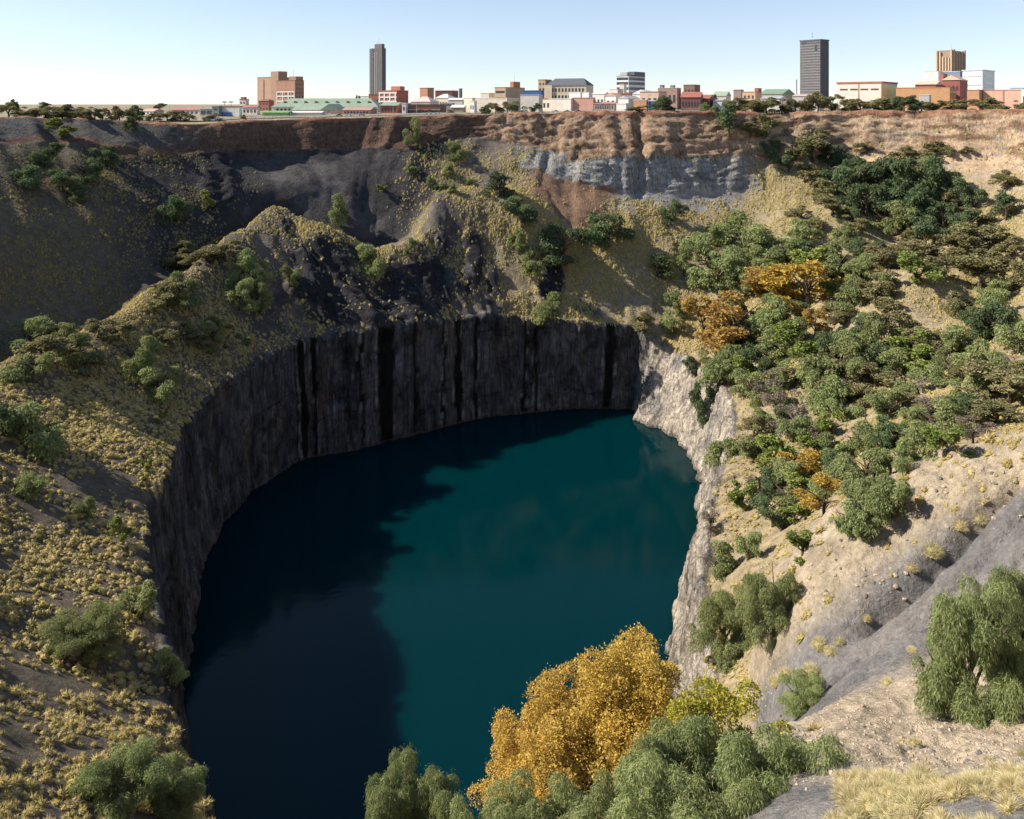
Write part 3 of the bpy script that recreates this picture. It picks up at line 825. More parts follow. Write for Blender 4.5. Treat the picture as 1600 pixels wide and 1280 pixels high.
cluster('green bushes along the left cliff edge', 'small bright bush at the left cliff lip', 'bright', 'bush', 'bush',
        [(322, 540, 12, 16), (288, 515, 12, 14), (352, 548, 10, 11), (387, 540, 9, 10), (248, 668, 14, 18), (255, 655, 10, 12), (230, 738, 16, 22), (247, 705, 12, 14), (330, 556, 11, 12), (372, 530, 10, 11), (228, 756, 12, 14)])
cluster('small trees at the back of the left bench', 'low green tree at the back of the left bench', 'pepper', 'small_tree', 'tree',
        [(282, 476, 52, 30), (332, 540, 34, 40), (264, 606, 32, 34), (244, 616, 28, 30), (226, 566, 30, 28)])
cluster('trees on the black shale slope at left centre', 'pepper tree in the clump beside the black humps', 'pepper', T, 'tree',
        [(384, 440, 46, 46), (372, 488, 36, 44), (410, 490, 30, 44), (396, 466, 40, 44), (452, 450, 26, 34), (366, 455, 26, 30)])
cluster('olive bushes under the shaded slope', 'olive bush where the shaded slope meets the bench', 'olive', 'thorn_bush', 'bush',
        [(352, 412, 52, 22), (322, 416, 44, 22), (286, 420, 34, 18), (286, 396, 30, 20), (345, 395, 36, 20), (270, 415, 30, 16), (310, 405, 26, 16)])
cluster('bushes in the shade of the upper left slope', 'dark bush on the shaded upper left slope', 'dark', 'bush', 'bush',
        [(72, 260, 40, 26), (40, 300, 48, 28), (132, 282, 40, 24), (95, 300, 44, 26), (266, 352, 40, 42), (170, 262, 36, 20), (120, 318, 26, 16)])
g = 'scattered pepper trees on the far slopes'
single('bright', T, 'tree', g, 318, 330, 20, 28, 'single sunlit yellow green tree in front of the shaded dark rock')
single('pepper', T, 'tree', g, 518, 352, 32, 40, 'round green tree alone in the hollow left of the grassy hump')
single('pepper', T, 'tree', g, 580, 432, 42, 42, 'green tree beside the black rock peak')
single('pepper', T, 'tree', g, 636, 398, 22, 24, 'small pale green tree on the grassy saddle left of the hump')
single('pepper', T, 'tree', g, 646, 224, 24, 36, 'lone tree at the foot of the red earth cliff, centre left')
single('dark', T, 'tree', g, 775, 310, 46, 38, 'dark green tree on top of the grassy hump under the earth cliff')
single('dark', T, 'tree', g, 814, 358, 52, 40, 'dark tree at the left edge of the brown talus fan')
single('pepper', T, 'tree', g, 807, 396, 28, 34, 'small bright tree below the talus, left of the dark pair')
single('pepper', T, 'tree', g, 833, 430, 42, 40, 'round green tree below the talus on the tussock slope')
single('pepper', T, 'tree', g, 858, 504, 42, 44, 'green tree on the lip of the far cliff')
single('dark', T, 'tree', g, 882, 408, 66, 46, 'left of the two big dark trees below the brown talus')
single('dark', T, 'tree', g, 950, 388, 62, 52, 'right of the two big dark trees below the grey shale wall')
single('dark', T, 'tree', g, 1048, 352, 32, 36, 'dark tree under the grey shale wall beside the gully')
single('dark', T, 'tree', g, 1028, 434, 40, 30, 'round dark tree by the gully on the far tussock slope')
single('pepper', T, 'tree', g, 1070, 432, 28, 42, 'upright green tree just right of the gully')
single('pepper', T, 'tree', g, 1060, 492, 30, 34, 'upper of two trees above the corner of the pale cliff')
single('pepper', T, 'tree', g, 1050, 524, 30, 36, 'lower of two trees above the corner of the pale cliff')
single('olive', 'thorn_bush', 'bush', g, 1000, 516, 34, 28, 'yellowish bush hanging over the inner corner of the cliff')
single('dark', 'bush', 'bush', g, 1080, 590, 22, 28, 'dark round bush on the edge of the pale right cliff')
single('dark', T, 'tree', g, 1098, 662, 26, 62, 'dark shrub growing in the cleft of the pale right cliff')
single('pepper', T, 'tree', g, 1134, 742, 52, 56, 'forked green tree on the brink of the pale right cliff')
cluster('small bushes under the red earth cliff', 'small green bush under the red earth cliff', 'pepper', 'bush', 'bush',
        [(716, 250, 24, 20), (706, 276, 24, 18), (672, 294, 14, 16), (698, 296, 14, 14), (712, 302, 18, 16), (732, 290, 16, 12), (542, 346, 9, 16), (655, 235, 10, 10), (640, 270, 22, 16), (596, 300, 16, 12)])
# ---- right side
g = 'trees of the grove under the orange cliff'
cluster(g, 'dark green tree in the grove under the orange cliff', 'dark', T, 'tree',
        [(1330, 312, 56, 52), (1366, 298, 52, 44), (1400, 322, 58, 58), (1440, 318, 50, 56), (1486, 330, 48, 54), (1520, 332, 38, 38), (1396, 372, 56, 44), (1448, 386, 58, 50),
         (1352, 340, 52, 46), (1310, 292, 44, 40), (1422, 350, 50, 48), (1476, 362, 46, 42), (1330, 350, 36, 34), (1508, 372, 52, 34), (1378, 335, 46, 44), (1460, 300, 46, 44), (1420, 300, 44, 40), (1344, 286, 40, 36), (1300, 262, 36, 32)])
single('dark', T, 'tree', g, 1570, 346, 42, 40, 'round green tree right of the grove, on pale ground at the right edge')
single('dark', T, 'tree', g, 1212, 256, 30, 32, 'left of two dark trees left of the grove, under the orange cliff')
single('dark', T, 'tree', g, 1232, 270, 34, 30, 'right of two dark trees left of the grove, under the orange cliff')
single('pepper', T, 'tree', g, 1258, 386, 48, 40, 'dark green tree on the tussock ridge below the grove')
single('pepper', T, 'tree', g, 1320, 390, 40, 26, 'low green tree on the tussock ridge, right of the other')
cluster('olive thorn trees on the upper right slopes', 'olive thorn tree on the slope around the grove', 'olive', 'thorn_tree', 'tree',
        [(1268, 252, 54, 36), (1255, 286, 48, 26), (1284, 306, 44, 24), (1352, 240, 30, 20), (1456, 236, 30, 18), (1462, 250, 26, 14), (1540, 392, 66, 34), (1562, 424, 44, 22), (1500, 404, 56, 22), (1530, 456, 74, 42),
         (1592, 442, 44, 52), (1398, 424, 66, 24), (1478, 436, 60, 18), (1300, 336, 40, 22), (1330, 362, 36, 18), (1512, 240, 20, 12), (1365, 420, 44, 18), (1440, 412, 50, 16), (1410, 262, 40, 20), (1585, 400, 40, 20), (1245, 342, 36, 20), (1270, 360, 34, 16)])
single('bright', 'bush', 'bush', 'olive thorn trees on the upper right slopes', 1436, 446, 54, 30, 'lighter green spreading bush above the grey mound on the right')
cluster('trees of the upper right thicket', 'green tree in the thicket above the autumn trees', 'pepper', T, 'tree',
        [(1140, 378, 56, 44), (1108, 420, 46, 42), (1160, 414, 54, 46), (1196, 408, 52, 50), (1120, 460, 54, 50), (1180, 450, 46, 46), (1232, 432, 52, 46), (1276, 432, 52, 44), (1312, 444, 54, 50),
         (1350, 440, 50, 46), (1330, 484, 58, 54), (1150, 470, 44, 44), (1104, 384, 36, 34), (1212, 440, 40, 36), (1256, 404, 40, 32), (1340, 410, 40, 30)])
cluster('trees of the upper right thicket', 'rounded olive tree at the right thicket edge', 'olive', 'thorn_tree', 'tree',
        [(1370, 484, 52, 40), (1390, 452, 40, 26), (1365, 470, 40, 30), (1300, 510, 44, 34)])
g = 'autumn trees in the right thicket'
single('orange', 'autumn_tree', 'tree', g, 1098, 536, 56, 62, 'leftmost orange tree above the pale cliff, at the thicket edge')
single('orange', 'autumn_tree', 'tree', g, 1150, 548, 76, 62, 'broad faded orange tree in the middle of the thicket')
single('orange', 'autumn_tree', 'tree', g, 1208, 472, 52, 50, 'brownish orange tree half hidden behind the brightest yellow one')
single('yellow', 'autumn_tree', 'tree', g, 1258, 486, 76, 66, 'brightest golden tree in the upper part of the right thicket')
single('yellow', 'autumn_tree', 'tree', g, 1230, 510, 46, 40, 'small golden tree below the brightest one in the thicket')
single('orange', 'autumn_tree', 'tree', g, 1272, 528, 30, 40, 'narrow orange tree right below the brightest golden one')
single('yellow', 'autumn_tree', 'tree', g, 1250, 756, 50, 36, 'upper small orange tree in the lower right thicket')
single('yellow', 'autumn_tree', 'tree', g, 1290, 818, 54, 50, 'lower small orange tree in the lower right thicket')
cluster('trees of the middle right thicket', 'green tree in the thicket above the pale cliff', 'pepper', T, 'tree',
        [(1210, 524, 58, 52), (1160, 560, 46, 40), (1140, 606, 58, 58), (1190, 580, 60, 52), (1250, 566, 60, 48), (1292, 572, 52, 56), (1330, 564, 60, 56), (1362, 556, 50, 60), (1312, 604, 60, 44),
         (1176, 632, 52, 46), (1218, 612, 50, 44), (1344, 600, 50, 44), (1230, 550, 44, 40), (1274, 606, 46, 36), (1120, 570, 40, 40), (1380, 580, 40, 40), (1286, 640, 60, 36), (1160, 520, 40, 36), (1212, 568, 44, 40)])
cluster('trees on the far right slope', 'grey green tree on the slope below the mound', 'pepper', T, 'tree',
        [(1424, 560, 50, 46), (1448, 590, 46, 40), (1480, 560, 40, 36), (1510, 560, 50, 44), (1556, 540, 60, 44), (1590, 560, 50, 50), (1540, 590, 60, 46), (1490, 600, 54, 44), (1410, 590, 40, 36), (1470, 584, 44, 36),
         (1560, 520, 44, 40), (1548, 498, 40, 36), (1556, 476, 36, 30), (1596, 620, 30, 40), (1520, 640, 50, 44), (1500, 660, 44, 40), (1430, 620, 44, 30), (1576, 600, 44, 40)])
cluster('olive trees on the far right slope', 'brownish olive thorn tree on the right slope', 'olive', 'thorn_tree', 'tree',
        [(1244, 606, 56, 40), (1366, 612, 52, 40), (1300, 630, 50, 28), (1576, 640, 70, 56), (1560, 670, 66, 46), (1592, 612, 50, 40), (1490, 690, 46, 34), (1320, 634, 56, 32), (1350, 634, 50, 26), (1540, 660, 50, 44), (1180, 690, 46, 40), (1452, 588, 40, 30)])
cluster('leafless bushes on the right', 'grey leafless bush on the right slope', 'grey', 'bare_bush', 'bush',
        [(1214, 648, 44, 46), (1268, 700, 40, 34), (1455, 660, 40, 30), (1520, 700, 50, 40), (1200, 622, 36, 30), (1470, 570, 34, 30), (1560, 596, 40, 30), (1320, 740, 36, 30), (1180, 780, 34, 30), (1240, 680, 40, 30), (1110, 830, 26, 24), (1448, 700, 40, 30)])
cluster('trees of the lower right thicket', 'light green tree in the thicket above the ash slope', 'pepper', T, 'tree',
        [(1238, 696, 44, 36), (1300, 690, 36, 50), (1390, 662, 50, 44), (1430, 676, 46, 46), (1460, 690, 52, 44), (1410, 640, 44, 36), (1340, 720, 60, 44), (1380, 706, 56, 44), (1440, 716, 56, 40), (1480, 716, 46, 36),
         (1200, 738, 56, 46), (1162, 800, 46, 56), (1186, 772, 50, 44), (1226, 800, 54, 50), (1206, 830, 50, 48), (1258, 790, 46, 44), (1310, 770, 56, 52), (1350, 760, 56, 50), (1390, 742, 50, 46), (1416, 740, 34, 40),
         (1270, 728, 44, 36), (1220, 762, 50, 44), (1240, 826, 44, 44), (1300, 730, 44, 40), (1290, 786, 40, 36), (1330, 792, 40, 36)])
cluster('trees of the lower right thicket', 'dense tree at the thicket foot beside the ash slope', 'pepper', T, 'tree',
        [(1322, 842, 56, 62), (1372, 832, 64, 74), (1404, 812, 52, 62), (1346, 846, 40, 50)])
def between(n, x0, x1, y0, y1, w0, w1):
    return [(rv_.uniform(x0, x1), y0+(y1-y0)*(k+0.5)/n, rv_.uniform(w0, w1), rv_.uniform(w0, w1)*0.8) for k in range(n)]
cluster('undergrowth of the right thickets', 'green undergrowth bush in the upper right thicket', 'pepper', 'bush', 'bush', between(26, 1110, 1400, 400, 620, 30, 46))
cluster('undergrowth of the right thickets', 'olive undergrowth bush on the open right slope', 'olive', 'bush', 'bush', between(22, 1400, 1596, 500, 690, 30, 48))
cluster('undergrowth of the right thickets', 'green undergrowth bush in the lower right thicket', 'pepper', 'bush', 'bush', between(24, 1170, 1430, 650, 800, 28, 44))
cluster('undergrowth of the right thickets', 'olive undergrowth bush around the grove', 'olive', 'bush', 'bush', between(14, 1240, 1590, 280, 440, 26, 40))
g = 'pepper trees above the pale cliff at lower right'
single('bright', 'bush', 'bush', g, 1252, 876, 44, 40, 'small bright bush between the thicket and the pair of tall trees')
single('pepper', T, 'tree', g, 1118, 910, 50, 54, 'small light green tree at the brink, left of the pair of tall trees')
single('pepper', T, 'tree', g, 1168, 882, 36, 48, 'slim yellow green tree behind the pair of tall trees')
single('pepper_near', T, 'tree', g, 1134, 1030, 92, 130, 'left of the pair of tall pepper trees on the brink of the pale cliff')
single('pepper_near', T, 'tree', g, 1212, 1022, 88, 146, 'right of the pair of tall pepper trees, casting shade on bare ground')
single('pepper', T, 'tree', g, 1138, 1056, 34, 46, 'small dark tree at the foot of the tall pair')
single('pepper_near', T, 'tree', g, 1252, 1130, 76, 76, 'rounded pepper tree at the foot of the grey ash slope')
# ---- foreground, standing on the slope under the viewpoint
g = 'foreground trees at the bottom edge'
FG = [('yellow_near', 'autumn_tree', 'large golden autumn tree in the foreground, right and tallest part of the golden group', 985, 1000, 190, 52, 8.5),
      ('yellow_near', 'autumn_tree', 'golden autumn tree in the middle of the golden group', 905, 1046, 190, 53, 8.0),
      ('yellow_near', 'autumn_tree', 'lowest golden tree at the left end of the golden group', 815, 1118, 150, 50, 6.5),
      ('yellow_near', 'autumn_tree', 'golden crown low in front of the golden group', 930, 1120, 220, 49, 7.0),
      ('lime_near', 'autumn_tree', 'yellow green tree between the golden group and the rounded pepper tree', 1140, 1076, 190, 46, 7.5),
      ('pepper_near', T, 'ragged pepper tree at bottom centre, left end of the foreground row', 612, 1160, 118, 42, 5.2),
      ('pepper_near', T, 'second pepper tree from the left in the foreground row', 690, 1192, 118, 41, 4.8),
      ('pepper_near', T, 'low pepper crown at the bottom edge, right of the second foreground tree', 752, 1238, 150, 38, 4.6),
      ('pepper_near', T, 'grey green crown low at the bottom edge under the golden group', 840, 1206, 190, 39, 5.4),
      ('pepper_near', T, 'tall grey green pepper tree in front of the golden group', 1046, 1126, 170, 40, 6.4),
      ('pepper_near', T, 'low pepper crown at the bottom edge between the two broad foreground trees', 950, 1222, 190, 37, 5.2),
      ('pepper_near', T, 'broad pepper tree at the bottom edge left of the grass fringe', 1228, 1122, 200, 38, 6.8),
      ('pepper_near', T, 'dark low pepper crown at the bottom edge beside the broad tree', 1130, 1200, 190, 36, 5.6),
      ('pepper_near', T, 'pepper crown at the very bottom edge below the tall grey green tree', 1040, 1230, 180, 35, 4.8)]
for (key, nm, lab, px, top, w, Yd, h) in FG:
    x, _, z = P(px, top+(10 if 'yellow' in key else 4 if px > 1000 else 20), Yd)
    zg = surface_z(x, Yd)
    hh = max(z-zg+0.3, h)
    tree(key, nm, lab, 'tree', (x, Yd, z-hh), w*Yd/K*(1.15 if 'yellow' in key or px > 1000 else 1.0), hh, g, sink=0.0, crown_h=min(hh, h))
g = 'pepper trees on the foreground terrace'
for (lab, px, base, top, w, Yd) in [
      ('big weeping pepper tree at the right edge of the foreground terrace, left crown', 1520, 1140, 890, 168, 47),
      ('tall weeping pepper tree cut off by the right edge of the picture', 1592, 1140, 872, 150, 50),
      ('small weeping crown at the left foot of the big tree at the right edge', 1474, 1124, 990, 72, 48)]:
    x, _, zt = P(px, top, Yd); zb = surface_z(x, Yd)
    tree('pepper_near', T, lab, 'tree', (x, Yd, zb), w*Yd/K, zt-zb, g, sink=0.02)

# dead trees
def dead_tree(label, px, py, hpx, seed, lean=0.15):
    p = surface_at(px, py); s = p[1]/K*hpx
    r = random.Random(seed); b = MB(); tr = MB()
    tr.tube([(0,0,-0.1), (lean*.4,0,0.5), (lean,0,1.0)], [0.045,0.032,0.010], 5)
    for k in range(11):
        a = r.uniform(0, 6.28); z0 = r.uniform(.25,.9); R = r.uniform(.2,.55)
        q = Vector((lean*z0, 0, z0)); e = q+Vector((math.cos(a)*R, math.sin(a)*R, r.uniform(-.05,.4)))
        mid = (q+e)/2+Vector((0,0,r.uniform(0,.1)))
        b.tube([q, mid, e], [0.018,0.012,0.003], 4, False)
        b.tube([mid, mid+Vector((math.cos(a+1)*.16, math.sin(a+1)*.16, .12))], [0.009,0.002], 4, False)
    root = bpy.data.objects.new('dead_tree', None); COL.objects.link(root)
    root.location = p; root.scale = (s, s, s); root.rotation_euler = (0, 0, r.uniform(0, 6.28))
    tag(root, label, 'tree', 'dead trees')
    link('trunk', tr.mesh('dead_trunk', M_deadwood), root); link('branches', b.mesh('dead_branches', M_deadwood), root)
dead_tree('bare grey dead tree standing on the right slope above the forked tree', 1246, 682, 40, 1, 0.05)
dead_tree('bleached dead tree with fallen limbs on the open right slope', 1446, 642, 44, 2, -0.3)
dead_tree('thin dead tree leaning among green trees below the grey mound', 1434, 562, 40, 3, 0.4)
dead_tree('dead branches sprawling beside the small dark tree on the right brink', 1222, 712, 30, 4, 0.5)
# ------------------------------------------------------------------ grass tussocks
def tuft(blades, seed, width, seg=1, core=(7, 2), core_r=0.72):
    """unit tussock: a dense rounded heart and blades fanning out of it; per-vertex shade 0 base .. 1 tip"""
    r = np.random.default_rng(seed)
    nseg, nring = core
    cv, cs = [], []
    for k in range(nring):
        e = math.radians(-8+80*k/nring)
        for j in range(nseg):
            a = 2*math.pi*(j+0.5*k)/nseg+r.uniform(-.2, .2); q = core_r*r.uniform(.8, 1.2)
            cv.append((math.cos(a)*math.cos(e)*q, math.sin(a)*math.cos(e)*q, math.sin(e)*q)); cs.append(0.25+0.6*k/nring)
    cv.append((0, 0, core_r)); cs.append(0.95)
    cf = []
    for k in range(nring-1):
        for j in range(nseg):
            a, b, c, d = k*nseg+j, k*nseg+(j+1) % nseg, (k+1)*nseg+(j+1) % nseg, (k+1)*nseg+j
            cf += [(a, b, c), (a, c, d)]
    for j in range(nseg): cf.append(((nring-1)*nseg+j, (nring-1)*nseg+(j+1) % nseg, nring*nseg))
    cv, cs, cf = np.array(cv), np.array(cs), np.array(cf)
    if not blades: return cv, cf, cs
    th = r.uniform(0, 2*np.pi, blades); el = np.arcsin(r.uniform(0.05, 1.0, blades))
    ln = r.uniform(0.80, 1.15, blades)
    d = np.stack([np.cos(th)*np.cos(el), np.sin(th)*np.cos(el), np.sin(el)], 1)
    rs = unit(np.cross(d, r.normal(size=d.shape)))
    side = rs*width*r.uniform(0.7, 1.3, blades)[:, None]
    base = d*0.35
    tip = d*ln[:, None]+np.array((0, 0, -0.12))*(1-d[:, 2:3])
    if seg == 1:
        v = np.stack([base-side, base+side, tip], 1).reshape(-1, 3)
        f = np.arange(blades*3).reshape(-1, 3); sh = np.tile((.3, .3, 1.0), blades)
    else:
        mid = d*(ln*0.68)[:, None]+np.array((0, 0, 0.05))
        v = np.stack([base-side*.7, base+side*.7, mid+side*.8, mid-side*.8, tip], 1).reshape(-1, 3)
        q = np.arange(blades)[:, None]*5
        f = np.concatenate([q+np.array((0, 1, 2)), q+np.array((0, 2, 3)), q+np.array((3, 2, 4))])
        sh = np.tile((.2, .2, .65, .65, 1.0), blades)
    return np.concatenate([cv, v]), np.concatenate([cf, f+len(cv)]), np.concatenate([cs, sh])
LOD = [(80, [tuft(170, 70+i, 0.030, 2, (8, 3), .55) for i in range(4)]), (180, [tuft(38, 60+i, 0.075, 1, (6, 2), .6) for i in range(5)]),
       (300, [tuft(14, 50+i, 0.12, 1, (5, 2), .66) for i in range(6)]), (9999, [tuft(6, 40+i, 0.20, 1, (5, 1), .8) for i in range(6)])]
# how thickly tussocks grow, per square metre, by zone
D = np.zeros_like(U_)
def dens(mask, val):
    global D
    m = np.clip(mask, 0, 1); D = D*(1-m)+val*m
wA = fbm(X/17.0, Y/17.0, Z/17.0, 3, 401); wB = fbm(X/5.0, Y/5.0, Z/5.0, 3, 411)
dens(sect(1.5, 8.0)*band(2.0, 4.9, 0.05), 0.8)
dens(sect(3.0, 8.2)*band(4.9, 7.0, 0.15), 0.34)
dens(sect(7.8, 12.9)*band(2.0, 4.6, 0.05), 0.62)
dens(sect(11.3, 13.4)*band(3.4, 6.9, 0.15), 0.52)
dens(sect(12.9, 16.6)*band(2.0, 5.7, 0.1), 0.85)
dens(sect(13.05, 14.5, 0.1)*band(4.7, 6.9, 0.1), 0.03)
dens(sect(12.9, 16.5, 0.2)*band(5.85, 7.05, 0.1), 0.04)
dens(sect(16.3, 19.2)*band(2.1, 6.8, 0.2), 0.42)
dens(sect(19.0, 26.2)*band(2.1, 6.9, 0.2), 0.28)
dens(sect(15.8, 24)*band(6.5, 7.9, 0.2), 0.07)
dens(sect(25.7, 26.6, 0.2)*band(3.2, 6.6, 0.2), 0.3)
dens(sect(26.5, 27.6, 0.2)*band(3.2, 6.6, 0.2), 0.008)
dens(sect(27.5, 28.9, 0.2)*band(3.2, 6.6, 0.2), 0.02)
dens(sect(28.85, 29.9, 0.15)*band(3.2, 6.6, 0.2), 0.0)
D *= 1.2*np.clip(0.9+2.3*wA+1.6*wB, 0, 2.6)*(1-0.92*butt)*(1+0.35*sect(7.8, 25.5, .3))
shale_bare = shale*smooth(0.15, 0.5, rib)
D *= 1-0.55*shale_bare
slope_up = np.clip(N1[..., 2], 0, 1)
D *= smooth(0.30, 0.55, slope_up)
# cells
Gc = (G[:-1]+G[1:])/2
e1 = np.roll(G, -1, axis=1)[:-1]-G[:-1]; e2 = G[1:]-G[:-1]
area = np.linalg.norm(np.cross(e1, e2), axis=2)
toc = camp-G[:-1]; facing = (unit(toc)*N1[:-1]).sum(axis=2)
pxc, pyc = PXg[:-1], PYg[:-1]
ok = (pxc > -140) & (pxc < 1710) & (pyc > 165) & (pyc < 1340) & (facing > -0.25) & (G[:-1, :, 1] > 20) & (V_[:-1] > 1.985)
wgt = (D[:-1]*area*ok).ravel()
n_t = int(wgt.sum())
rg = np.random.default_rng(77)
pick = rg.choice(len(wgt), n_t, p=wgt/wgt.sum())
fu, fv = rg.uniform(0, 1, (2, n_t, 1))
pos = G[:-1].reshape(-1, 3)[pick]+e1.reshape(-1, 3)[pick]*fu+e2.reshape(-1, 3)[pick]*fv
nrm = N1[:-1].reshape(-1, 3)[pick]
usec = U_[:-1].ravel()[pick]
dist = np.linalg.norm(pos-camp, axis=1)
size = np.clip(0.60*np.exp(0.38*rg.normal(size=n_t)), 0.22, 1.5)
size = np.where(usec > 25.5, size*0.75, size)
size = np.where((usec > 7.8) & (usec < 25.5), size*1.0, size)
size = np.where(usec < 6, size*1.12, size)
tone = rg.uniform(0, 1, n_t)
base_c = np.array((0.30, 0.27, 0.115)); tip_a = np.array((0.70, 0.57, 0.25)); tip_b = np.array((0.60, 0.53, 0.19)); tip_c = np.array((0.72, 0.60, 0.34))
tipc = tip_a*(1-tone[:, None])+tip_b*tone[:, None]
tipc = np.where(rg.uniform(size=(n_t, 1)) < 0.25, tip_c, tipc)*rg.uniform(0.8, 1.15, (n_t, 1))
vsec = V_[:-1].ravel()[pick]
size = np.where((vsec > 4.9) & (usec < 8.6), size*0.8, size)
shade_tinted = ((vsec > 4.9) & (usec < 8.6))[:, None]     # sparse grass of the high left slope, tips darkened to imitate its shade
tipc = np.where(shade_tinted, tipc*np.array((0.62, 0.60, 0.5)), tipc)
gv_, gf_, gc_ = [], [], []
off = 0; lo = 0
for (dmax, temps) in LOD:
    for k, (tv, tf, ts) in enumerate(temps):
        ii = np.where((dist >= lo) & (dist < dmax) & (np.arange(n_t) % len(temps) == k))[0]
        if not len(ii): continue
        a = rg.uniform(0, 2*np.pi, len(ii)); ca, sa = np.cos(a), np.sin(a)
        v = np.empty((len(ii), len(tv), 3), np.float32)
        v[..., 0] = tv[:, 0]*ca[:, None]-tv[:, 1]*sa[:, None]
        v[..., 1] = tv[:, 0]*sa[:, None]+tv[:, 1]*ca[:, None]
        v[..., 2] = tv[:, 2]
        v *= size[ii][:, None, None]
        # lean with the ground: shear along the normal
        nn = nrm[ii]
        v[..., 2] -= (v[..., 0]*nn[:, 0:1]+v[..., 1]*nn[:, 1:2])/np.maximum(nn[:, 2:3], 0.4)*0.5
        v += pos[ii][:, None, :]-np.array((0, 0, 0.05))
        c = base_c*(1-ts)[None, :, None]+tipc[ii][:, None, :]*ts[None, :, None]
        f = (tf[None]+(np.arange(len(ii))*len(tv))[:, None, None]+off).reshape(-1, 3)
        gv_.append(v.reshape(-1, 3)); gf_.append(f); gc_.append(c.reshape(-1, 3)); off += len(ii)*len(tv)
    lo = dmax
gf_ = np.concatenate(gf_)
grass = link('grass_tussocks', mesh_np('grass_tussocks', np.concatenate(gv_), gf_, M_grass, False, np.concatenate(gc_)))
tag(grass, 'dry yellow grass tussocks covering the pit slopes', 'grass', kind='stuff')

# single tussocks of the foreground terrace
tuft_me = []
for i in range(5):
    tv, tf, ts = tuft(560, 900+i, 0.013, 2, (9, 3), .55)
    c = base_c*1.5*(1-ts)[:, None]+np.array((0.78, 0.68, 0.42))*ts[:, None]
    tuft_me.append(mesh_np('tussock_blades', tv, tf, M_grass, False, c))
rr = random.Random(4)
def tussock(px, py, wpx, label, group, green=False):
    p = surface_at(px, py); s = wpx*p[1]/K*0.5
    o = link('grass_tussock', tuft_me[rr.randrange(5)], None, (p[0], p[1], p[2]-0.05))
    o.scale = (s, s, s*rr.uniform(0.8, 1.05)); o.rotation_euler = (rr.uniform(-.1, .1), rr.uniform(-.1, .1), rr.uniform(0, 6.28))
    tag(o, label, 'grass', group)
for r in range(3):
    for k in range(18):
        px = 1322+k*17.2+rr.uniform(-5, 5)+(0, 8, 3)[r]; py = (1226, 1238, 1250)[r]+rr.uniform(-5, 5)-0.5*k
        tussock(px, py, rr.uniform(36, 60), 'pale feathery grass tussock, %s from left in the %s row of the terrace fringe' % (ORD[k], ('back', 'middle', 'front')[r]), 'grass fringe on the foreground terrace')
for k, (px, py, w) in enumerate(sorted([(1335, 1262, 66), (1365, 1272, 64), (1392, 1284, 70), (1430, 1270, 78), (1452, 1262, 60), (1340, 1286, 60), (1470, 1290, 60), (1510, 1296, 56), (1568, 1262, 54), (1545, 1300, 60), (1590, 1240, 50), (1310, 1290, 60), (1425, 1292, 60)])):
    tussock(px, py, w, 'tall grass tussock at the very bottom edge below the fringe, %s from left' % ORD[k], 'grass tussocks at the bottom edge')
for (px, py, w, l_) in [(1458, 866, 40, 'round dry bush of grass alone high on the ash slope'), (1530, 812, 30, 'upright tussock near the crest of the ash slope, right one'), (1502, 822, 30, 'tussock near the crest of the ash slope, left of the upright one'),
                  (1424, 888, 26, 'orange dry tussock below the round bush on the ash slope'), (1388, 1070, 24, 'small tussock alone in the middle of the ash slope'), (1354, 968, 20, 'tiny green tussock beside the furrow on the ash slope'),
                  (1426, 1018, 22, 'small tussock on the ash slope beside the big weeping tree'), (1284, 1010, 34, 'grass clump left of the ash slope, under the tall pepper tree'), (1270, 1058, 46, 'wide dry grass clump at the lower left edge of the ash slope'),
                  (1300, 1020, 26, 'grass clump on the edge of the ash slope above the wide clump'), (1308, 1006, 22, 'green tinged grass clump on the edge of the ash slope'), (1232, 1060, 34, 'dry grass clump between the tall pepper pair and the rounded tree'),
                  (1214, 1070, 32, 'dry grass clump left of the rounded tree at the slope foot'), (1430, 1165, 28, 'small green grass tuft on the rubble terrace'), (1545, 1190, 26, 'grass tuft on the rubble terrace near the right edge')]:
    tussock(px, py, w, l_, 'single tussocks on the ash slope')
# ------------------------------------------------------------------ the town beyond the rim
_mats = {}
def paintmat(col, rough=0.85, kind='wall'):
    k = (tuple(round(c, 3) for c in col), rough)
    if k not in _mats:
        _mats[k] = mat_plain('painted_%s_%d' % (kind, len(_mats)), col, rough, 0.10, 0.25, 0.2)
    return _mats[k]
M_glass = mat_plain('window_glass', (0.045, 0.055, 0.07), 0.15, 0.3, 0.4, 0.5)
M_steel = mat_plain('galvanised_steel', (0.42, 0.42, 0.42), 0.5, 0.1, 1.0, 0.5, 0.6)
BOX = {}
def unit_box(mat):
    if mat.name not in BOX:
        b = MB(); b.box(-.5, -.5, -.5, .5, .5, .5); BOX[mat.name] = b.mesh('window_box', mat)
    return BOX[mat.name]

def ground_z(x, y):
    return surface_z(x, y) if y < 700 else 0.0

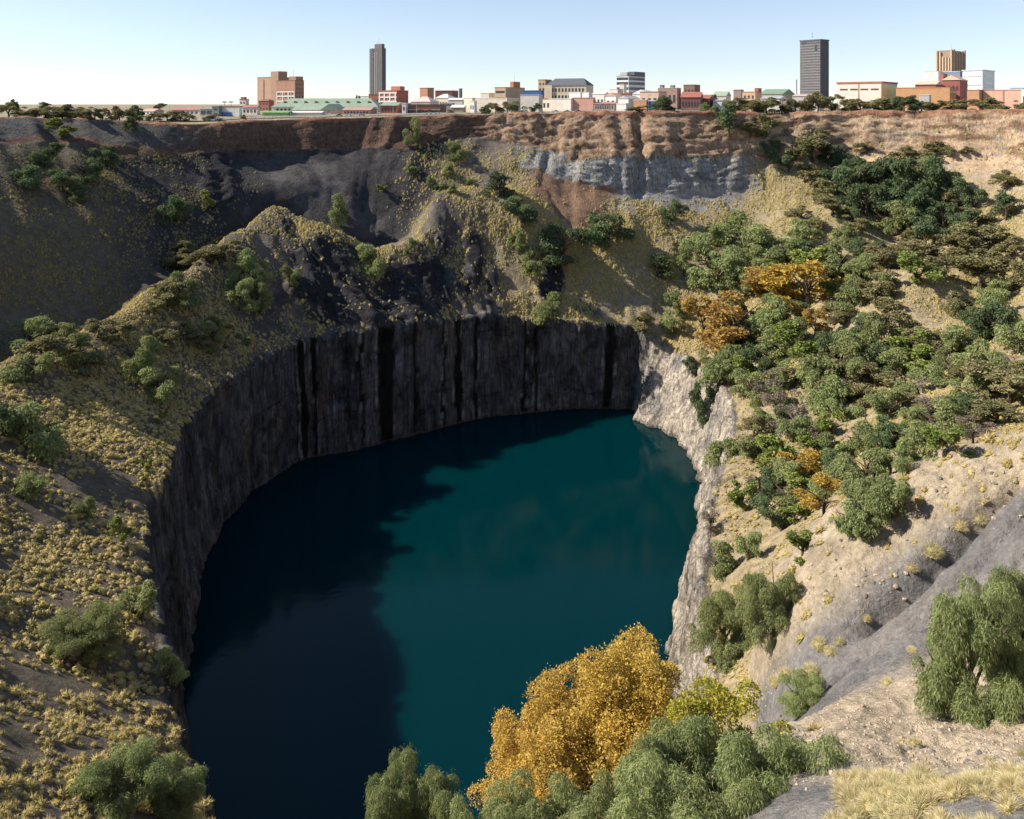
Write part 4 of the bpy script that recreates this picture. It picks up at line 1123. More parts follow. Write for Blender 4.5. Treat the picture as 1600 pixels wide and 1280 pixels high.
class Building:
    """near corner drawn at pxc, sunlit face from px0 to pxc, other face from pxc to px1; top row of the walls"""
    def __init__(s, name, label, px0, pxc, px1, top, Yd, phi=38, cat='building', depth=None, group=None, base=None):
        ph = math.radians(phi); c, sn = math.cos(ph), math.sin(ph)
        q0, qc, q1 = (px0-800)/K, (pxc-800)/K, (px1-800)/K
        cx = qc*Yd
        s.L = (cx-q0*Yd)/(c+q0*sn)
        s.D = depth if depth else max(3.0, min(60.0, (q1*Yd-cx)/max(sn-q1*c, 0.12)))
        zg = 0.0 if base is None else base
        gx, gy = cx, Yd
        zg = min(ground_z(cx, Yd), ground_z(cx-s.L*c, Yd+s.L*sn))-0.4
        s.H = CZ-(top-YH)/K*Yd-zg
        s.Yd = Yd; s.zg = zg
        s.o = bpy.data.objects.new(name, None); COL.objects.link(s.o)
        s.o.location = (cx-s.L*c, Yd+s.L*sn, zg); s.o.rotation_euler = (0, 0, -ph)
        tag(s.o, label, cat, group)
    def z(s, py): return CZ-(py-YH)/K*s.Yd-s.zg
    def part(s, name, mat, *boxes):
        b = MB()
        for bx in boxes: b.box(*bx)
        return b.build(name, mat, s.o)
    def wall(s, col):
        return s.part('wall', paintmat(col), (0, 0, 0, s.L, s.D, s.H))
    def flat(s, col, over=0.25, t=0.5):
        return s.part('roof', paintmat(col, 0.8, 'roof'), (-over, -over, s.H, s.L+over, s.D+over, s.H+t))
    def pitched(s, col, rise, hip=0.0, over=0.5, z0=None, along='x'):
        z0 = s.H if z0 is None else z0
        L, D, o = s.L, s.D, over
        b = MB()
        if along == 'x':
            b.add([(-o,-o,z0),(L+o,-o,z0),(L+o,D+o,z0),(-o,D+o,z0),(hip-o,D/2,z0+rise),(L-hip+o,D/2,z0+rise)],
                  [(0,1,5,4),(2,3,4,5),(1,2,5),(3,0,4),(0,3,2,1)])
        else:
            b.add([(-o,-o,z0),(L+o,-o,z0),(L+o,D+o,z0),(-o,D+o,z0),(L/2,hip-o,z0+rise),(L/2,D-hip+o,z0+rise)],
                  [(0,4,5,3),(1,2,5,4),(0,1,4),(2,3,5),(0,3,2,1)])
        return b.build('roof', paintmat(col, 0.7, 'roof'), s.o)
    def win(s, face, rows, cols, wf=0.55, hf=0.5, mat=None, x0=0.04, x1=0.96, z0=0.08, z1=0.95):
        mat = mat or M_glass
        me = unit_box(mat)
        ln = s.L if face == 'front' else s.D
        for r in range(rows):
            for c in range(cols):
                u = (x0+(x1-x0)*(c+.5)/cols)*ln; zz = (z0+(z1-z0)*(r+.5)/rows)*s.H
                w = (x1-x0)*ln/cols*wf; h = (z1-z0)*s.H/rows*hf
                o = link('window', me, s.o)
                if face == 'front': o.location = (u, 0.0, zz); o.scale = (w, 0.16, h)
                else: o.location = (s.L, u, zz); o.scale = (0.16, w, h)
    def box_on(s, name, col, u0, u1, v0, v1, h, z0=None):
        z0 = s.H if z0 is None else z0
        return s.part(name, paintmat(col), (u0*s.L, v0*s.D, z0, u1*s.L, v1*s.D, z0+h))

WHITE = (0.66, 0.64, 0.61); CREAM = (0.68, 0.60, 0.47); BRICK = (0.30, 0.125, 0.085); BROWN = (0.23, 0.14, 0.105); TAN = (0.48, 0.35, 0.22)
PINK = (0.50, 0.30, 0.24); GREY = (0.40, 0.39, 0.38); ORANGE = (0.45, 0.25, 0.14); REDR = (0.33, 0.14, 0.11); PALE = (0.62, 0.56, 0.50); SLATE = (0.11, 0.12, 0.14)

def simple(name, label, px0, pxc, px1, top, Yd, col, roof=('flat', GREY), rows=1, cols=4, phi=38, side=0, group=None, rise=None, wf=.5, hf=.4, depth=None, cat='building'):
    b = Building(name, label, px0, pxc, px1, top, Yd, phi, cat, depth, group)
    b.wall(col)
    if roof[0] == 'flat': b.flat(roof[1])
    elif roof[0] == 'gable': b.pitched(roof[1], rise or b.D*0.22)
    elif roof[0] == 'gabley': b.pitched(roof[1], rise or b.L*0.25, along='y')
    elif roof[0] == 'hip': b.pitched(roof[1], rise or b.D*0.25, min(b.L, b.D)*0.4)
    if rows*cols: b.win('front', rows, cols, wf, hf)
    if side: b.win('side', rows, side, wf, hf)
    return b
H = 'low_building'
# --- far left
simple('house', 'small pale gabled house behind the rim trees at far left', 168, 180, 188, 176, 520, WHITE, ('gabley', PINK), 1, 2, 30)
simple('house', 'pale house with a wide faded red roof behind the flat topped tree', 222, 240, 256, 174, 540, PALE, ('gable', PINK), 1, 3, 30)
simple(H, 'long low red roofed building left of the grey shop fronts', 268, 312, 320, 172, 540, (0.46, 0.42, 0.40), ('gable', REDR), 1, 6, 22, rise=2)
b = simple(H, 'grey shop with dark blue front at left, beside the square grey block', 312, 332, 334, 170, 525, GREY, ('flat', WHITE), 1, 2, 16, wf=.85, hf=.6)
simple(H, 'square dark grey block between the two shop fronts at left', 331, 342, 346, 166.5, 522, (0.22, 0.23, 0.24), ('flat', GREY), 2, 1, 16)
b = simple('shop', 'white shop with blue painted front and red trim at left', 345, 374, 378, 167, 522, WHITE, ('flat', REDR), 0, 0, 16)
b.part('painted_panel', paintmat((0.12, 0.22, 0.42)), (1, -0.15, 0.5, b.L*0.6, -0.02, b.H*0.5))
simple(H, 'low red roofed building left of the tall brown block', 378, 402, 404, 168, 540, PALE, ('gable', REDR), 1, 4, 18, rise=1.5)
b = simple(H, 'small white and red stepped block above the low roofs, left of the brown block', 374, 384, 389, 156, 640, PALE, ('flat', BRICK), 2, 2, 20)
b.box_on('tank_room', BRICK, .15, .75, .1, .8, 2.2)
# --- brown brick block
b = Building('apartment_block', 'tall brown brick apartment block with stepped roofline at left', 402, 423, 462, 121, 820, 40)
b.wall((0.36, 0.235, 0.165)); b.flat(BROWN)
b.box_on('stair_tower', (0.31, 0.205, 0.15), 1.0, 1.55, .0, .35, b.z(112)+0.0, 0.0)
b.part('dark_window_strip', M_glass, (b.L*.46, -0.1, b.H*.05, b.L*.54, 0.05, b.H*.93))
b.win('side', 9, 5, .45, .4)
b = Building('apartment_block', 'red brown flats with white window frames in front of the tall brown block', 432, 461, 475, 126, 760, 34)
b.wall((0.34, 0.19, 0.14)); b.flat(BROWN)
b.part('window_frame', paintmat(WHITE), *[(b.L*u, -0.35, b.H*.1, b.L*(u+.03), 0.0, b.H*.62) for u in (0.02, .33, .64, .95)], *[(b.L*.02, -0.3, b.H*z, b.L*.97, -0.02, b.H*(z+.035)) for z in (.1, .28, .45, .6)])
b.win('front', 4, 5, .5, .45, z0=.1, z1=.62); b.win('side', 6, 3, .4, .35)
b.box_on('roof_room', (0.33, 0.2, 0.15), .62, 1.0, .1, .9, 4.0)
b.part('antenna_mast', M_steel, (b.L*.85, 1, b.H+4, b.L*.85+.25, 1.25, b.H+10))
simple('church', 'old dark red brick building with a cupola left of the green roofed hall', 404, 420, 428, 158, 620, BRICK, ('hip', (0.2, .1, .08)), 2, 3, 25)
# --- green roofed halls
b = Building('hall', 'long hall with pale green tin roof and roof vents', 424, 590, 600, 167, 590, 10, depth=22)
b.wall(PALE); rf = b.pitched((0.235, 0.30, 0.225), 6.3, 10)
for k in range(9):
    v = MB(); x = b.L*(.09+.1*k); v.box(x, b.D*.2, b.H+1.8, x+1.6, b.D*.2+1.6, b.H+4.2); v.build('roof_vent', paintmat(BROWN), rf)
b.win('front', 1, 24, .6, .45)
b = Building('hall', 'front hall with pale green roof beside the pink gable', 456, 512, 520, 172, 560, 12, depth=16)
b.wall(PALE); b.pitched((0.25, 0.315, 0.235), 4.2, 2); b.win('front', 1, 8, .5, .4)
b = Building('hall', 'pink gabled hall in front of the green roofs', 500, 528, 532, 173, 552, 10, depth=18)
b.wall((0.52, 0.38, 0.33)); b.pitched((0.235, 0.30, 0.225), 4.6, along='y'); b.win('front', 1, 1, .12, .3, z0=.6, z1=1.2)
simple('market_stall', 'low green awning along the fence at left', 410, 450, 452, 176, 528, (0.30, 0.38, 0.22), ('gable', (0.16, 0.34, 0.10)), 0, 0, 8, rise=1.2, depth=7)
simple('market_stall', 'low white awning beside the green awning', 450, 502, 504, 176, 530, PALE, ('gable', WHITE), 0, 0, 8, rise=0.9, depth=7)
simple(H, 'low red tin roofed building right of the pink gable', 535, 578, 585, 172, 545, PINK, ('gable', (0.42, 0.25, 0.20)), 1, 8, 10, rise=2, depth=14)
simple(H, 'brick gabled house with green roof below the red flats', 594, 620, 627, 165, 560, BRICK, ('gable', (0.25, 0.315, 0.235)), 1, 5, 12, rise=2.2, depth=16)
b = Building('flats', 'red flats with white balconies and a rooftop tank at centre left', 592, 620, 638, 142, 700, 30)
b.wall((0.40, 0.15, 0.105)); b.flat((0.36, .14, .1))
b.part('balcony_frame', paintmat(WHITE), *[(b.L*u, -0.5, 0, b.L*(u+.06), 0, b.H*.9) for u in (.02, .3, .6, .9)], *[(0, -0.45, b.H*z, b.L, -0.02, b.H*(z+.07)) for z in (.2, .42, .64, .86)])
b.win('front', 4, 4, .6, .5)
b.box_on('rooftop_tank', (0.45, 0.17, 0.115), .55, 1.05, .2, .6, 4.0)
# --- dark tower
b = Building('office_tower', 'slim dark office tower with ribbed sides at centre left', 578, 597, 603, 75, 1150, 35)
b.part('wall', paintmat((0.125, 0.123, 0.128)), (0, 0, 0, b.L, b.D, b.H))
b.part('floor_ribs', paintmat((0.16, 0.155, 0.158)), *[(-0.9, -0.5, b.H*(k+.2)/26, b.L*.30, b.D*.8, b.H*(k+.75)/26) for k in range(26)])
b.part('stair_strip', paintmat((0.25, 0.25, 0.26)), (b.L*.38, -0.3, 2, b.L*.46, 0.1, b.H*.94), (b.L*.55, -0.3, 2, b.L*.60, 0.1, b.H*.94))
b.box_on('roof_room', (0.16, 0.14, 0.135), .35, .95, .1, .8, 6.0)
b.part('antenna_mast', M_steel, (b.L*.6, 3, b.H+6, b.L*.6+.4, 3.4, b.H+14), (b.L*.45, 3, b.H+6, b.L*.45+.4, 3.4, b.H+10))
simple(H, 'white flat roofed building at the foot of the dark tower', 562, 580, 592, 151, 760, WHITE, ('flat', GREY), 1, 3, 25)
simple(H, 'dark brick shop right of the dark tower foot', 576, 592, 596, 148, 730, BRICK, ('flat', BROWN), 1, 3, 20)
# --- centre
simple('apartment_block', 'cube shaped red brick block left of the long dark red one', 656, 668, 678, 138, 720, (0.42, 0.205, 0.14), ('flat', BROWN), 0, 0, 40)
b = simple('warehouse', 'long dark red brick building with white roof edge at centre left', 680, 706, 716, 142, 740, (0.28, 0.12, 0.09), ('flat', WHITE), 0, 0, 14)
simple('chimney_block', 'small dark rooftop block right of the long dark red building', 717, 719.5, 722, 139, 760, (0.16, 0.16, 0.16), ('flat', GREY), 0, 0, 30)
simple('house', 'white hipped roof building below the dark red one', 681, 700, 712, 153, 640, CREAM, ('hip', WHITE), 1, 4, 25)
simple('house', 'pinkish hipped roofs left of the white hipped building', 642, 672, 686, 159, 600, PALE, ('hip', (0.58, 0.44, 0.40)), 0, 0, 20)
simple('shed', 'long white roofed shed above the brown shop', 700, 722, 728, 156, 620, PALE, ('gable', WHITE), 0, 0, 20, rise=1.4)
b = simple('shop', 'long brown shop with red sign band on the rim street', 634, 688, 693, 164, 556, (0.22, 0.125, 0.09), ('flat', BROWN), 0, 0, 10, depth=16)
b.part('awning', paintmat((0.45, 0.42, 0.40)), (0, -1.4, b.H*.42, b.L, -0.02, b.H*.5))
b.part('sign', paintmat((0.50, 0.10, 0.08)), (b.L*.38, -1.6, b.H*.44, b.L*.52, -1.42, b.H*.58), (b.L*.66, -1.6, b.H*.44, b.L*.74, -1.42, b.H*.58))
b.win('front', 1, 9, .75, .9, z0=.04, z1=.38)
simple('shop', 'narrow white end house at the left end of the brown shop', 628, 634, 636, 162, 556, WHITE, ('flat', WHITE), 1, 1, 15, depth=10)
simple('house', 'low white roofed house right of the brown shop', 705, 724, 728, 168, 560, (0.35, 0.28, 0.22), ('gable', WHITE), 0, 0, 15, rise=1.8)
simple('shed', 'dark roofed shed between the brown shop and the cream block', 688, 706, 710, 163, 600, (0.25, 0.24, 0.24), ('gable', SLATE), 0, 0, 20)
b = simple('warehouse', 'cream two storey building left of the roadside trees', 725, 738, 742, 154, 565, CREAM, ('flat', CREAM), 0, 0, 35)
simple('house', 'small bright white building in front of the cream one', 734, 741, 744, 159, 553, WHITE, ('flat', WHITE), 1, 2, 35)
simple('warehouse', 'long cream warehouse behind the roadside trees', 741, 792, 812, 154, 600, (0.60, 0.52, 0.43), ('flat', WHITE), 0, 0, 30)
b = simple('office_block', 'tan office block with a red rooftop room at centre', 773, 790, 820, 137, 760, TAN, ('flat', (0.3, .22, .15)), 3, 1, 30, wf=.9, hf=.35)
b.box_on('roof_room', (0.42, 0.2, 0.13), .7, 1.0, .4, .75, 6)
b.part('antenna_mast', M_steel, (b.L*.9, b.D*.5, b.H+6, b.L*.9+.2, b.D*.5+.2, b.H+12))
simple('office_block', 'small pale block left of the tan office block', 751, 764, 774, 146, 780, PALE, ('flat', CREAM), 1, 3, 30)
simple('shop', 'building with a bright blue upper wall right of the tan block', 816, 846, 850, 142, 740, (0.05, 0.13, 0.32), ('flat', (0.08, .12, .25)), 0, 0, 24)
simple('warehouse', 'big windowless grey hall behind the rim trees at centre', 813, 842, 848, 149, 575, (0.50, 0.46, 0.42), ('flat', GREY), 0, 0, 26)
b = simple('apartment_block', 'tan brown block attached left of the slate roofed building', 841, 852, 862, 125, 800, (0.45, 0.32, 0.21), ('flat', BROWN), 5, 2, 30, side=0)
b = Building('office_block', 'large cream building with dark slate hipped roof at centre', 853, 916, 927, 133, 780, 22)
b.wall((0.60, 0.50, 0.37)); b.pitched(SLATE, 7.0, b.L*.16, over=.8)
b.win('front', 3, 11, .55, .5); b.win('side', 3, 3, .5, .5)
b.box_on('corner_bay', (0.64, 0.54, 0.40), -.02, .16, -.06, .2, b.H, 0)
simple('house', 'white flat building in front of the slate roofed one', 889, 907, 909, 145, 680, WHITE, ('flat', WHITE), 0, 0, 36)
simple('house', 'pale building with open dark bay right of the white flat one', 908, 920, 928, 145, 690, WHITE, ('flat', PALE), 1, 1, 40, side=1)
simple('shop', 'cream low shop in front of the slate roofed building', 847, 860, 866, 155, 590, CREAM, ('flat', REDR), 1, 2, 34)
simple('shop', 'pale wide shop front left of the pink brick building', 858, 892, 896, 155, 578, (0.66, 0.60, 0.52), ('flat', WHITE), 0, 0, 36)
simple('warehouse', 'pink brick windowless building on the rim street at centre', 894, 927, 929, 153.5, 572, (0.47, 0.27, 0.22), ('flat', (0.4, .22, .18)), 0, 0, 30)
simple('house', 'stepped white houses behind the pink brick building', 926, 944, 952, 147, 660, PALE, ('gable', WHITE), 1, 3, 36)
simple('house', 'white gabled house with red roof at right of the stepped ones', 946, 962, 972, 150, 640, WHITE, ('gabley', PINK), 1, 2, 40)
simple('house', 'second white gable beside the red roofed house', 966, 982, 1000, 154, 610, WHITE, ('gabley', GREY), 0, 0, 38)
simple('shop', 'row of low red roofed shops along the rim street at centre', 928, 960, 966, 162, 566, (0.45, .33, .3), ('gable', (0.42, 0.22, .18)), 1, 8, 18, rise=1.2, depth=10)
b = Building('office_block', 'white tower block with dark window bands at right of centre', 963, 982, 1008, 119, 900, 36)
b.wall((0.70, 0.70, 0.72)); b.flat((0.12, 0.13, 0.16))
b.part('window_band', M_glass, *[(b.L*.03, -0.12, b.H*z, b.L*.97, 0.05, b.H*(z+.085)) for z in (.1, .26, .42, .58, .74, .88)])
b.part('side_window_band', M_glass, *[(b.L-.05, b.D*.04, b.H*z, b.L+.12, b.D*.96, b.H*(z+.085)) for z in (.1, .26, .42, .58, .74, .88)])
b.box_on('roof_room', (0.45, 0.42, 0.40), .25, .8, .05, .3, 4.5); b.box_on('lift_room', (0.14, 0.15, 0.18), .5, 1.0, .35, 1.0, 5.5)
simple('house', 'pale square block at the foot of the white tower block', 952, 965, 974, 140, 720, PALE, ('flat', PALE), 1, 2, 38)
simple('house', 'tall narrow cream block in front of the white tower block', 968, 975, 979, 132, 800, CREAM, ('flat', PALE), 0, 0, 30)
simple('house', 'small brick rooftop between the white gables', 970, 986, 992, 147, 690, BRICK, ('flat', BRICK), 0, 0, 30)
simple('house', 'small white house with open front on the rim street', 963, 978, 981, 162.5, 555, WHITE, ('flat', WHITE), 0, 0, 34, depth=7)
simple('shop', 'white gabled building with orange and blue front left of the dark tree', 988, 1014, 1026, 147, 640, WHITE, ('gabley', WHITE), 0, 0, 34, rise=3.5)
b = simple('shop', 'pinkish two storey shop with a red parapet behind the dark rim tree', 1000, 1029, 1042, 144, 610, (0.60, .42, .33), ('flat', (0.30, .14, .11)), 1, 3, 30)
simple('shop', 'blue fronted low shop beside the orange wall left of the dark tree', 1013, 1027, 1029, 158, 590, (0.05, 0.13, 0.36), ('flat', WHITE), 0, 0, 30)
simple('house', 'orange wall building left of the blue front', 990, 1010, 1013, 157, 592, ORANGE, ('flat', PALE), 0, 0, 30)
b = simple('apartment_block', 'long brown building with two rooftop tanks behind the dark rim tree', 1028, 1058, 1064, 138, 760, (0.40, .26, .21), ('flat', PALE), 1, 4, 24)
b.box_on('rooftop_tank', (0.2, .2, .2), .05, .22, .2, .6, 3.4); b.box_on('rooftop_tank', (0.2, .2, .2), .6, .78, .2, .6, 3.0)
b = simple('house', 'brown block with white upper windows above the red roofs', 1068, 1085, 1094, 133, 760, BROWN, ('flat', BROWN), 2, 3, 30)
simple('house', 'dark red timbered house with striped red roof on the rim street', 1064, 1094, 1100, 152, 580, (0.20, .10, .08), ('gable', (0.33, .13, .10)), 1, 6, 18, rise=4)
simple('house', 'red roofed house right of the timbered one', 1092, 1108, 1116, 154, 600, BRICK, ('gable', (0.33, .13, .10)), 1, 3, 25, rise=3)
simple('house', 'white low house under the green gable', 1114, 1128, 1134, 157, 600, WHITE, ('gable', GREY), 0, 0, 25, rise=1)
simple('shed', 'pale green gabled shed right of the red roofs', 1114, 1134, 1142, 150, 680, PALE, ('gable', (0.30, .36, .27)), 0, 0, 25, rise=4)
simple('house', 'grey brick block left of the tan flats', 1146, 1158, 1162, 141, 740, (0.30, .24, .2), ('flat', BROWN), 0, 0, 30)
b = simple('flats', 'tan and orange flats left of the green roof', 1160, 1180, 1190, 144, 680, (0.55, .36, .24), ('flat', ORANGE), 2, 3, 34)
b.box_on('roof_room', BRICK, .8, 1.1, .3, .8, 3.5)
simple('shed', 'large green roofed hall left of the tall grey tower', 1186, 1222, 1242, 147, 720, (0.45, .36, .26), ('gable', (0.19, .28, .19)), 0, 0, 30, rise=5)
simple('shed', 'grey tin roofed shed in front of the green hall', 1188, 1218, 1232, 154, 620, PALE, ('gable', (0.36, .38, .42)), 0, 0, 24, rise=2)
simple('house', 'pink roofed row of houses below the tall grey tower', 1238, 1280, 1308, 150, 620, PALE, ('gable', (0.55, .40, .36)), 1, 6, 24, rise=1.6)
# --- tall grey tower
b = Building('office_tower', 'tall dark grey office tower with fine window grid at right', 1250, 1282, 1295, 63, 1050, 52)
b.wall((0.145, 0.145, 0.16)); b.flat((0.10, 0.10, 0.12), .6, 1.6)
g1 = b.part('mullions', paintmat((0.30, 0.29, 0.29)), *[(b.L*(k+.35)/26, -0.55, 0, b.L*(k+.62)/26, 0.02, b.H*.985) for k in range(26)])
b.part('spandrels', paintmat((0.235, 0.23, 0.235)), *[(0, -0.3, b.H*(k+.3)/25, b.L, 0.03, b.H*(k+.72)/25) for k in range(24)])
b.part('side_mullions', paintmat((0.19, 0.19, 0.20)), *[(b.L-.02, b.D*(k+.35)/16, 0, b.L+.4, b.D*(k+.65)/16, b.H*.985) for k in range(16)])
b.part('roof_opening', M_glass, (b.L*.12, -0.7, b.H*.955, b.L*.34, -0.4, b.H*.985), (b.L*.72, -0.7, b.H*.85, b.L*.85, -0.4, b.H*.94))
b.part('antenna_mast', M_steel, (b.L*.45, b.D*.3, b.H+1.5, b.L*.45+.4, b.D*.3+.4, b.H+13), (b.L*.45-.8, b.D*.3-.8, b.H+6, b.L*.45+1.2, b.D*.3+1.2, b.H+7.2), (b.L*.45-.8, b.D*.3-.8, b.H+10, b.L*.45+1.2, b.D*.3+1.2, b.H+11))
# --- right
b = Building('warehouse', 'cream building with red parapet and a yellow end wall at right', 1308, 1378, 1402, 130, 640, 40)
b.wall((0.62, 0.57, 0.49)); b.flat((0.36, .15, .10), .5, 1.4)
b.win('front', 1, 4, .75, .14, z0=.58, z1=.98); b.win('front', 1, 8, .85, .08, z0=.1, z1=.5)
b.part('end_panel', paintmat((0.68, 0.60, 0.28)), (b.L-.05, b.D*.1, b.H*.2, b.L+.2, b.D*.95, b.H*.9))
b.part('corner_pier', paintmat((0.40, .17, .11)), (b.L-.6, -0.3, 0, b.L+.3, .9, b.H), (b.L*.48, -0.2, 0, b.L*.5, 0.02, b.H))
b = simple('warehouse', 'long orange windowless building right of the cream one', 1400, 1484, 1512, 137, 610, (0.44, .25, .13), ('flat', (0.45, .22, .1)), 0, 0, 40, depth=22)
b.win('side', 1, 3, .6, .12, z0=.7, z1=.95)
simple('shed', 'grey garage with pale doors in front of the orange building', 1436, 1452, 1486, 149, 585, GREY, ('flat', PALE), 0, 0, 34, depth=10)
simple('warehouse', 'second orange building between the garage and the pink brick wall', 1511, 1530, 1537, 141, 600, (0.43, .25, .14), ('flat', BROWN), 0, 0, 42)
b = simple('warehouse', 'long pink brick building at the right edge', 1536, 1598, 1606, 141, 590, (0.55, .34, .26), ('flat', (0.42, .2, .15)), 0, 0, 42)
b.part('pier', paintmat((0.42, .22, .16)), (b.L*.5, -0.3, 0, b.L*.53, 0.02, b.H))
simple('shed', 'blue roofed shed peeping over the pink brick building', 1578, 1598, 1610, 138, 680, WHITE, ('flat', (0.16, .30, .52)), 0, 0, 38)
simple('house', 'white end house at the right edge beside the pink brick building', 1596, 1612, 1620, 140, 585, WHITE, ('flat', WHITE), 1, 2, 42)
b = Building('civic_building', 'dark red brick building with slanted tan roofs below the tan tower', 1472, 1500, 1512, 125, 720, 40)
b.wall((0.30, .105, .085)); b.pitched((0.60, .46, .33), 4.5, along='y', over=.8); b.win('front', 2, 4, .5, .35)
b = Building('civic_building', 'lower red brick wing with tan lean-to roof left of the dark red building', 1430, 1462, 1472, 132, 700, 36)
b.wall((0.32, .115, .09)); b.pitched((0.58, .45, .33), 3.4, over=.8); b.win('front', 1, 7, .5, .4)
simple('civic_building', 'narrow red brick tower between the slanted roofs', 1469, 1474, 1480, 115.5, 740, (0.38, .15, .12), ('flat', BRICK), 0, 0, 36)
b = simple('office_block', 'white modern wing left of the tan tower', 1444, 1466, 1476, 112, 860, WHITE, ('flat', (0.55, .6, .68)), 0, 0, 36)
b = Building('office_block', 'white modern office block with rows of small windows and a glass end at right', 1504, 1535, 1554, 110, 800, 44)
b.wall((0.80, .80, .80)); b.flat((0.62, .65, .70), .8, .8); b.win('front', 4, 9, .5, .16); b.win('side', 5, 1, .7, .5)
b = simple('office_block', 'blue glazed link between the two white office wings', 1474, 1500, 1506, 112, 870, (0.20, .26, .36), ('flat', WHITE), 0, 0, 36)
b = Building('office_tower', 'tan concrete tower of vertical fins behind the white offices', 1463, 1488, 1515, 79, 1150, 44)
b.wall((0.34, .25, .18)); b.flat((0.3, .22, .17))
b.part('fin', paintmat((0.52, .39, .28)), *[(b.L*u, -2.2, 0, b.L*(u+.09), 0.02, b.H*h) for u, h in ((0, 1.0), (.2, .985), (.38, .9), (.56, .9), (.74, .88), (.9, 1.02))])
b.part('side_fin', paintmat((0.40, .30, .22)), *[(b.L-.02, b.D*u, 0, b.L+2.2, b.D*(u+.1), b.H*h) for u, h in ((0.0, 1.02), (.2, 1.0), (.42, .95), (.64, 1.01), (.88, 1.03))])
b.part('antenna_mast', M_steel, (b.L*.6, b.D*.4, b.H, b.L*.6+.4, b.D*.4+.4, b.H+13))
simple('chimney_block', 'thin dark mast block left of the tall grey tower', 1244, 1245.2, 1246.5, 125, 900, (0.18, .18, .2), ('flat', GREY), 0, 0, 30, depth=1.5)

# ------------------------------------------------------------------ street furniture along the rim
def lamp(label, px, top, Yd):
    x = (px-800)/K*Yd; zg = surface_z(x, Yd); h = CZ-(top-YH)/K*Yd-zg
    o = bpy.data.objects.new('lamp_post', None); COL.objects.link(o); o.location = (x, Yd, zg)
    tag(o, label, 'lamp post', 'lamp posts along the rim street')
    b = MB(); b.tube([(0,0,-.2), (0,0,h*.6), (0,0,h)], [.16,.12,.08], 6); b.build('post', M_steel, o)
    b = MB(); b.tube([(0,0,h), (.8,0,h+.25), (1.7,0,h+.25)], [.06,.05,.05], 5); b.box(1.4,-.16,h+.12,2.2,.16,h+.28); b.build('lamp_arm', M_steel, o)
for i, (px, top, Yd, l_) in enumerate([(393, 166, 486, 'tall lamp post left of the green awning'), (454, 160, 492, 'lamp post in front of the white awning'), (498, 166, 498, 'lamp post left of the pink gable'),
        (525, 161, 500, 'lamp post in front of the pink gable'), (590, 163, 506, 'lamp post right of the low red tin roof'), (614, 166, 508, 'lamp post left of the narrow white end house'), (651, 163, 512, 'lamp post in front of the brown shop'),
        (937, 160, 545, 'left lamp post of the pair at the low red shops'), (954, 160, 545, 'right lamp post of the pair at the low red shops'), (1013, 150, 548, 'lamp post left of the dark rim tree'), (1445, 152, 540, 'lamp post beside the garage at right'), (265, 160, 500, 'thin lamp post behind the rim at far left')]):
    lamp(l_, px, top, Yd)

def fence(label, pts, n_post, h=1.9, group=None):
    o = bpy.data.objects.new('palisade_fence', None); COL.objects.link(o)
    o.location = (0, 0, 0); tag(o, label, 'fence', group)
    pts = [Vector(p) for p in pts]
    seg = [(pts[i], pts[i+1]) for i in range(len(pts)-1)]; tot = sum((b-a).length for a, b in seg)
    def at(t):
        d = t*tot
        for a, b in seg:
            l_ = (b-a).length
            if d <= l_+1e-6: return a.lerp(b, d/l_)
            d -= l_
        return pts[-1]
    me = None
    pb = MB(); pb.box(-.07, -.07, -.3, .07, .07, h); pm = pb.mesh('fence_post', M_steel)
    q = []
    for k in range(n_post+1):
        p = at(k/n_post); p.z = surface_z(p.x, p.y); q.append(p)
        c = link('post', pm, o, p)
    rb = MB(); pk = MB()
    for a, b in zip(q[:-1], q[1:]):
        for hz in (.35, h*.8): rb.tube([a+Vector((0,0,hz)), b+Vector((0,0,hz))], .035, 4, False)
        m = max(1, int((b-a).length/0.28))
        for k in range(m):
            p = a.lerp(b, (k+.5)/m); pk.tube([p+Vector((0,0,.1)), p+Vector((0,0,h-.02))], .02, 3, False)
    rb.build('rail', M_steel, o); x = pk.build('pales', M_steel, o); x['kind'] = 'stuff'
rimN = ring[:, 8]
def rim_line(u0, u1, off, n=14):
    pts = []
    for k in range(n):
        u = u0+(u1-u0)*k/(n-1); c = np.argmin(np.abs(u_st-u)); r9 = ring[c, 9]-ring[c, 8]; d = r9[:2]/np.linalg.norm(r9[:2])
        pts.append((rimN[c, 0]+d[0]*off, rimN[c, 1]+d[1]*off, 0))
    return pts
fence('grey steel palisade fence along the rim street, left half', rim_line(8.3, 12.6, 13), 40)
fence('grey steel palisade fence along the rim street, right of centre', rim_line(12.9, 16.4, 14), 36)
# street
rv, rq = [], []
pa = rim_line(7.6, 17.2, 19, 60); pb_ = rim_line(7.6, 17.2, 26, 60)
for (a, b) in zip(pa, pb_):
    za, zb = surface_z(a[0], a[1]), surface_z(b[0], b[1])
    z = max(za, zb)+0.12
    rv += [(a[0], a[1], z), (b[0], b[1], z)]
rq = [(2*i, 2*i+2, 2*i+3, 2*i+1) for i in range(59)]
me = bpy.data.meshes.new('street'); me.from_pydata(rv, [], rq); me.materials.append(mat_plain('asphalt', (0.06, 0.06, 0.062), 0.9, 0.2, 0.5, 0.2)); me.update()
tag(link('street', me), kind='structure')

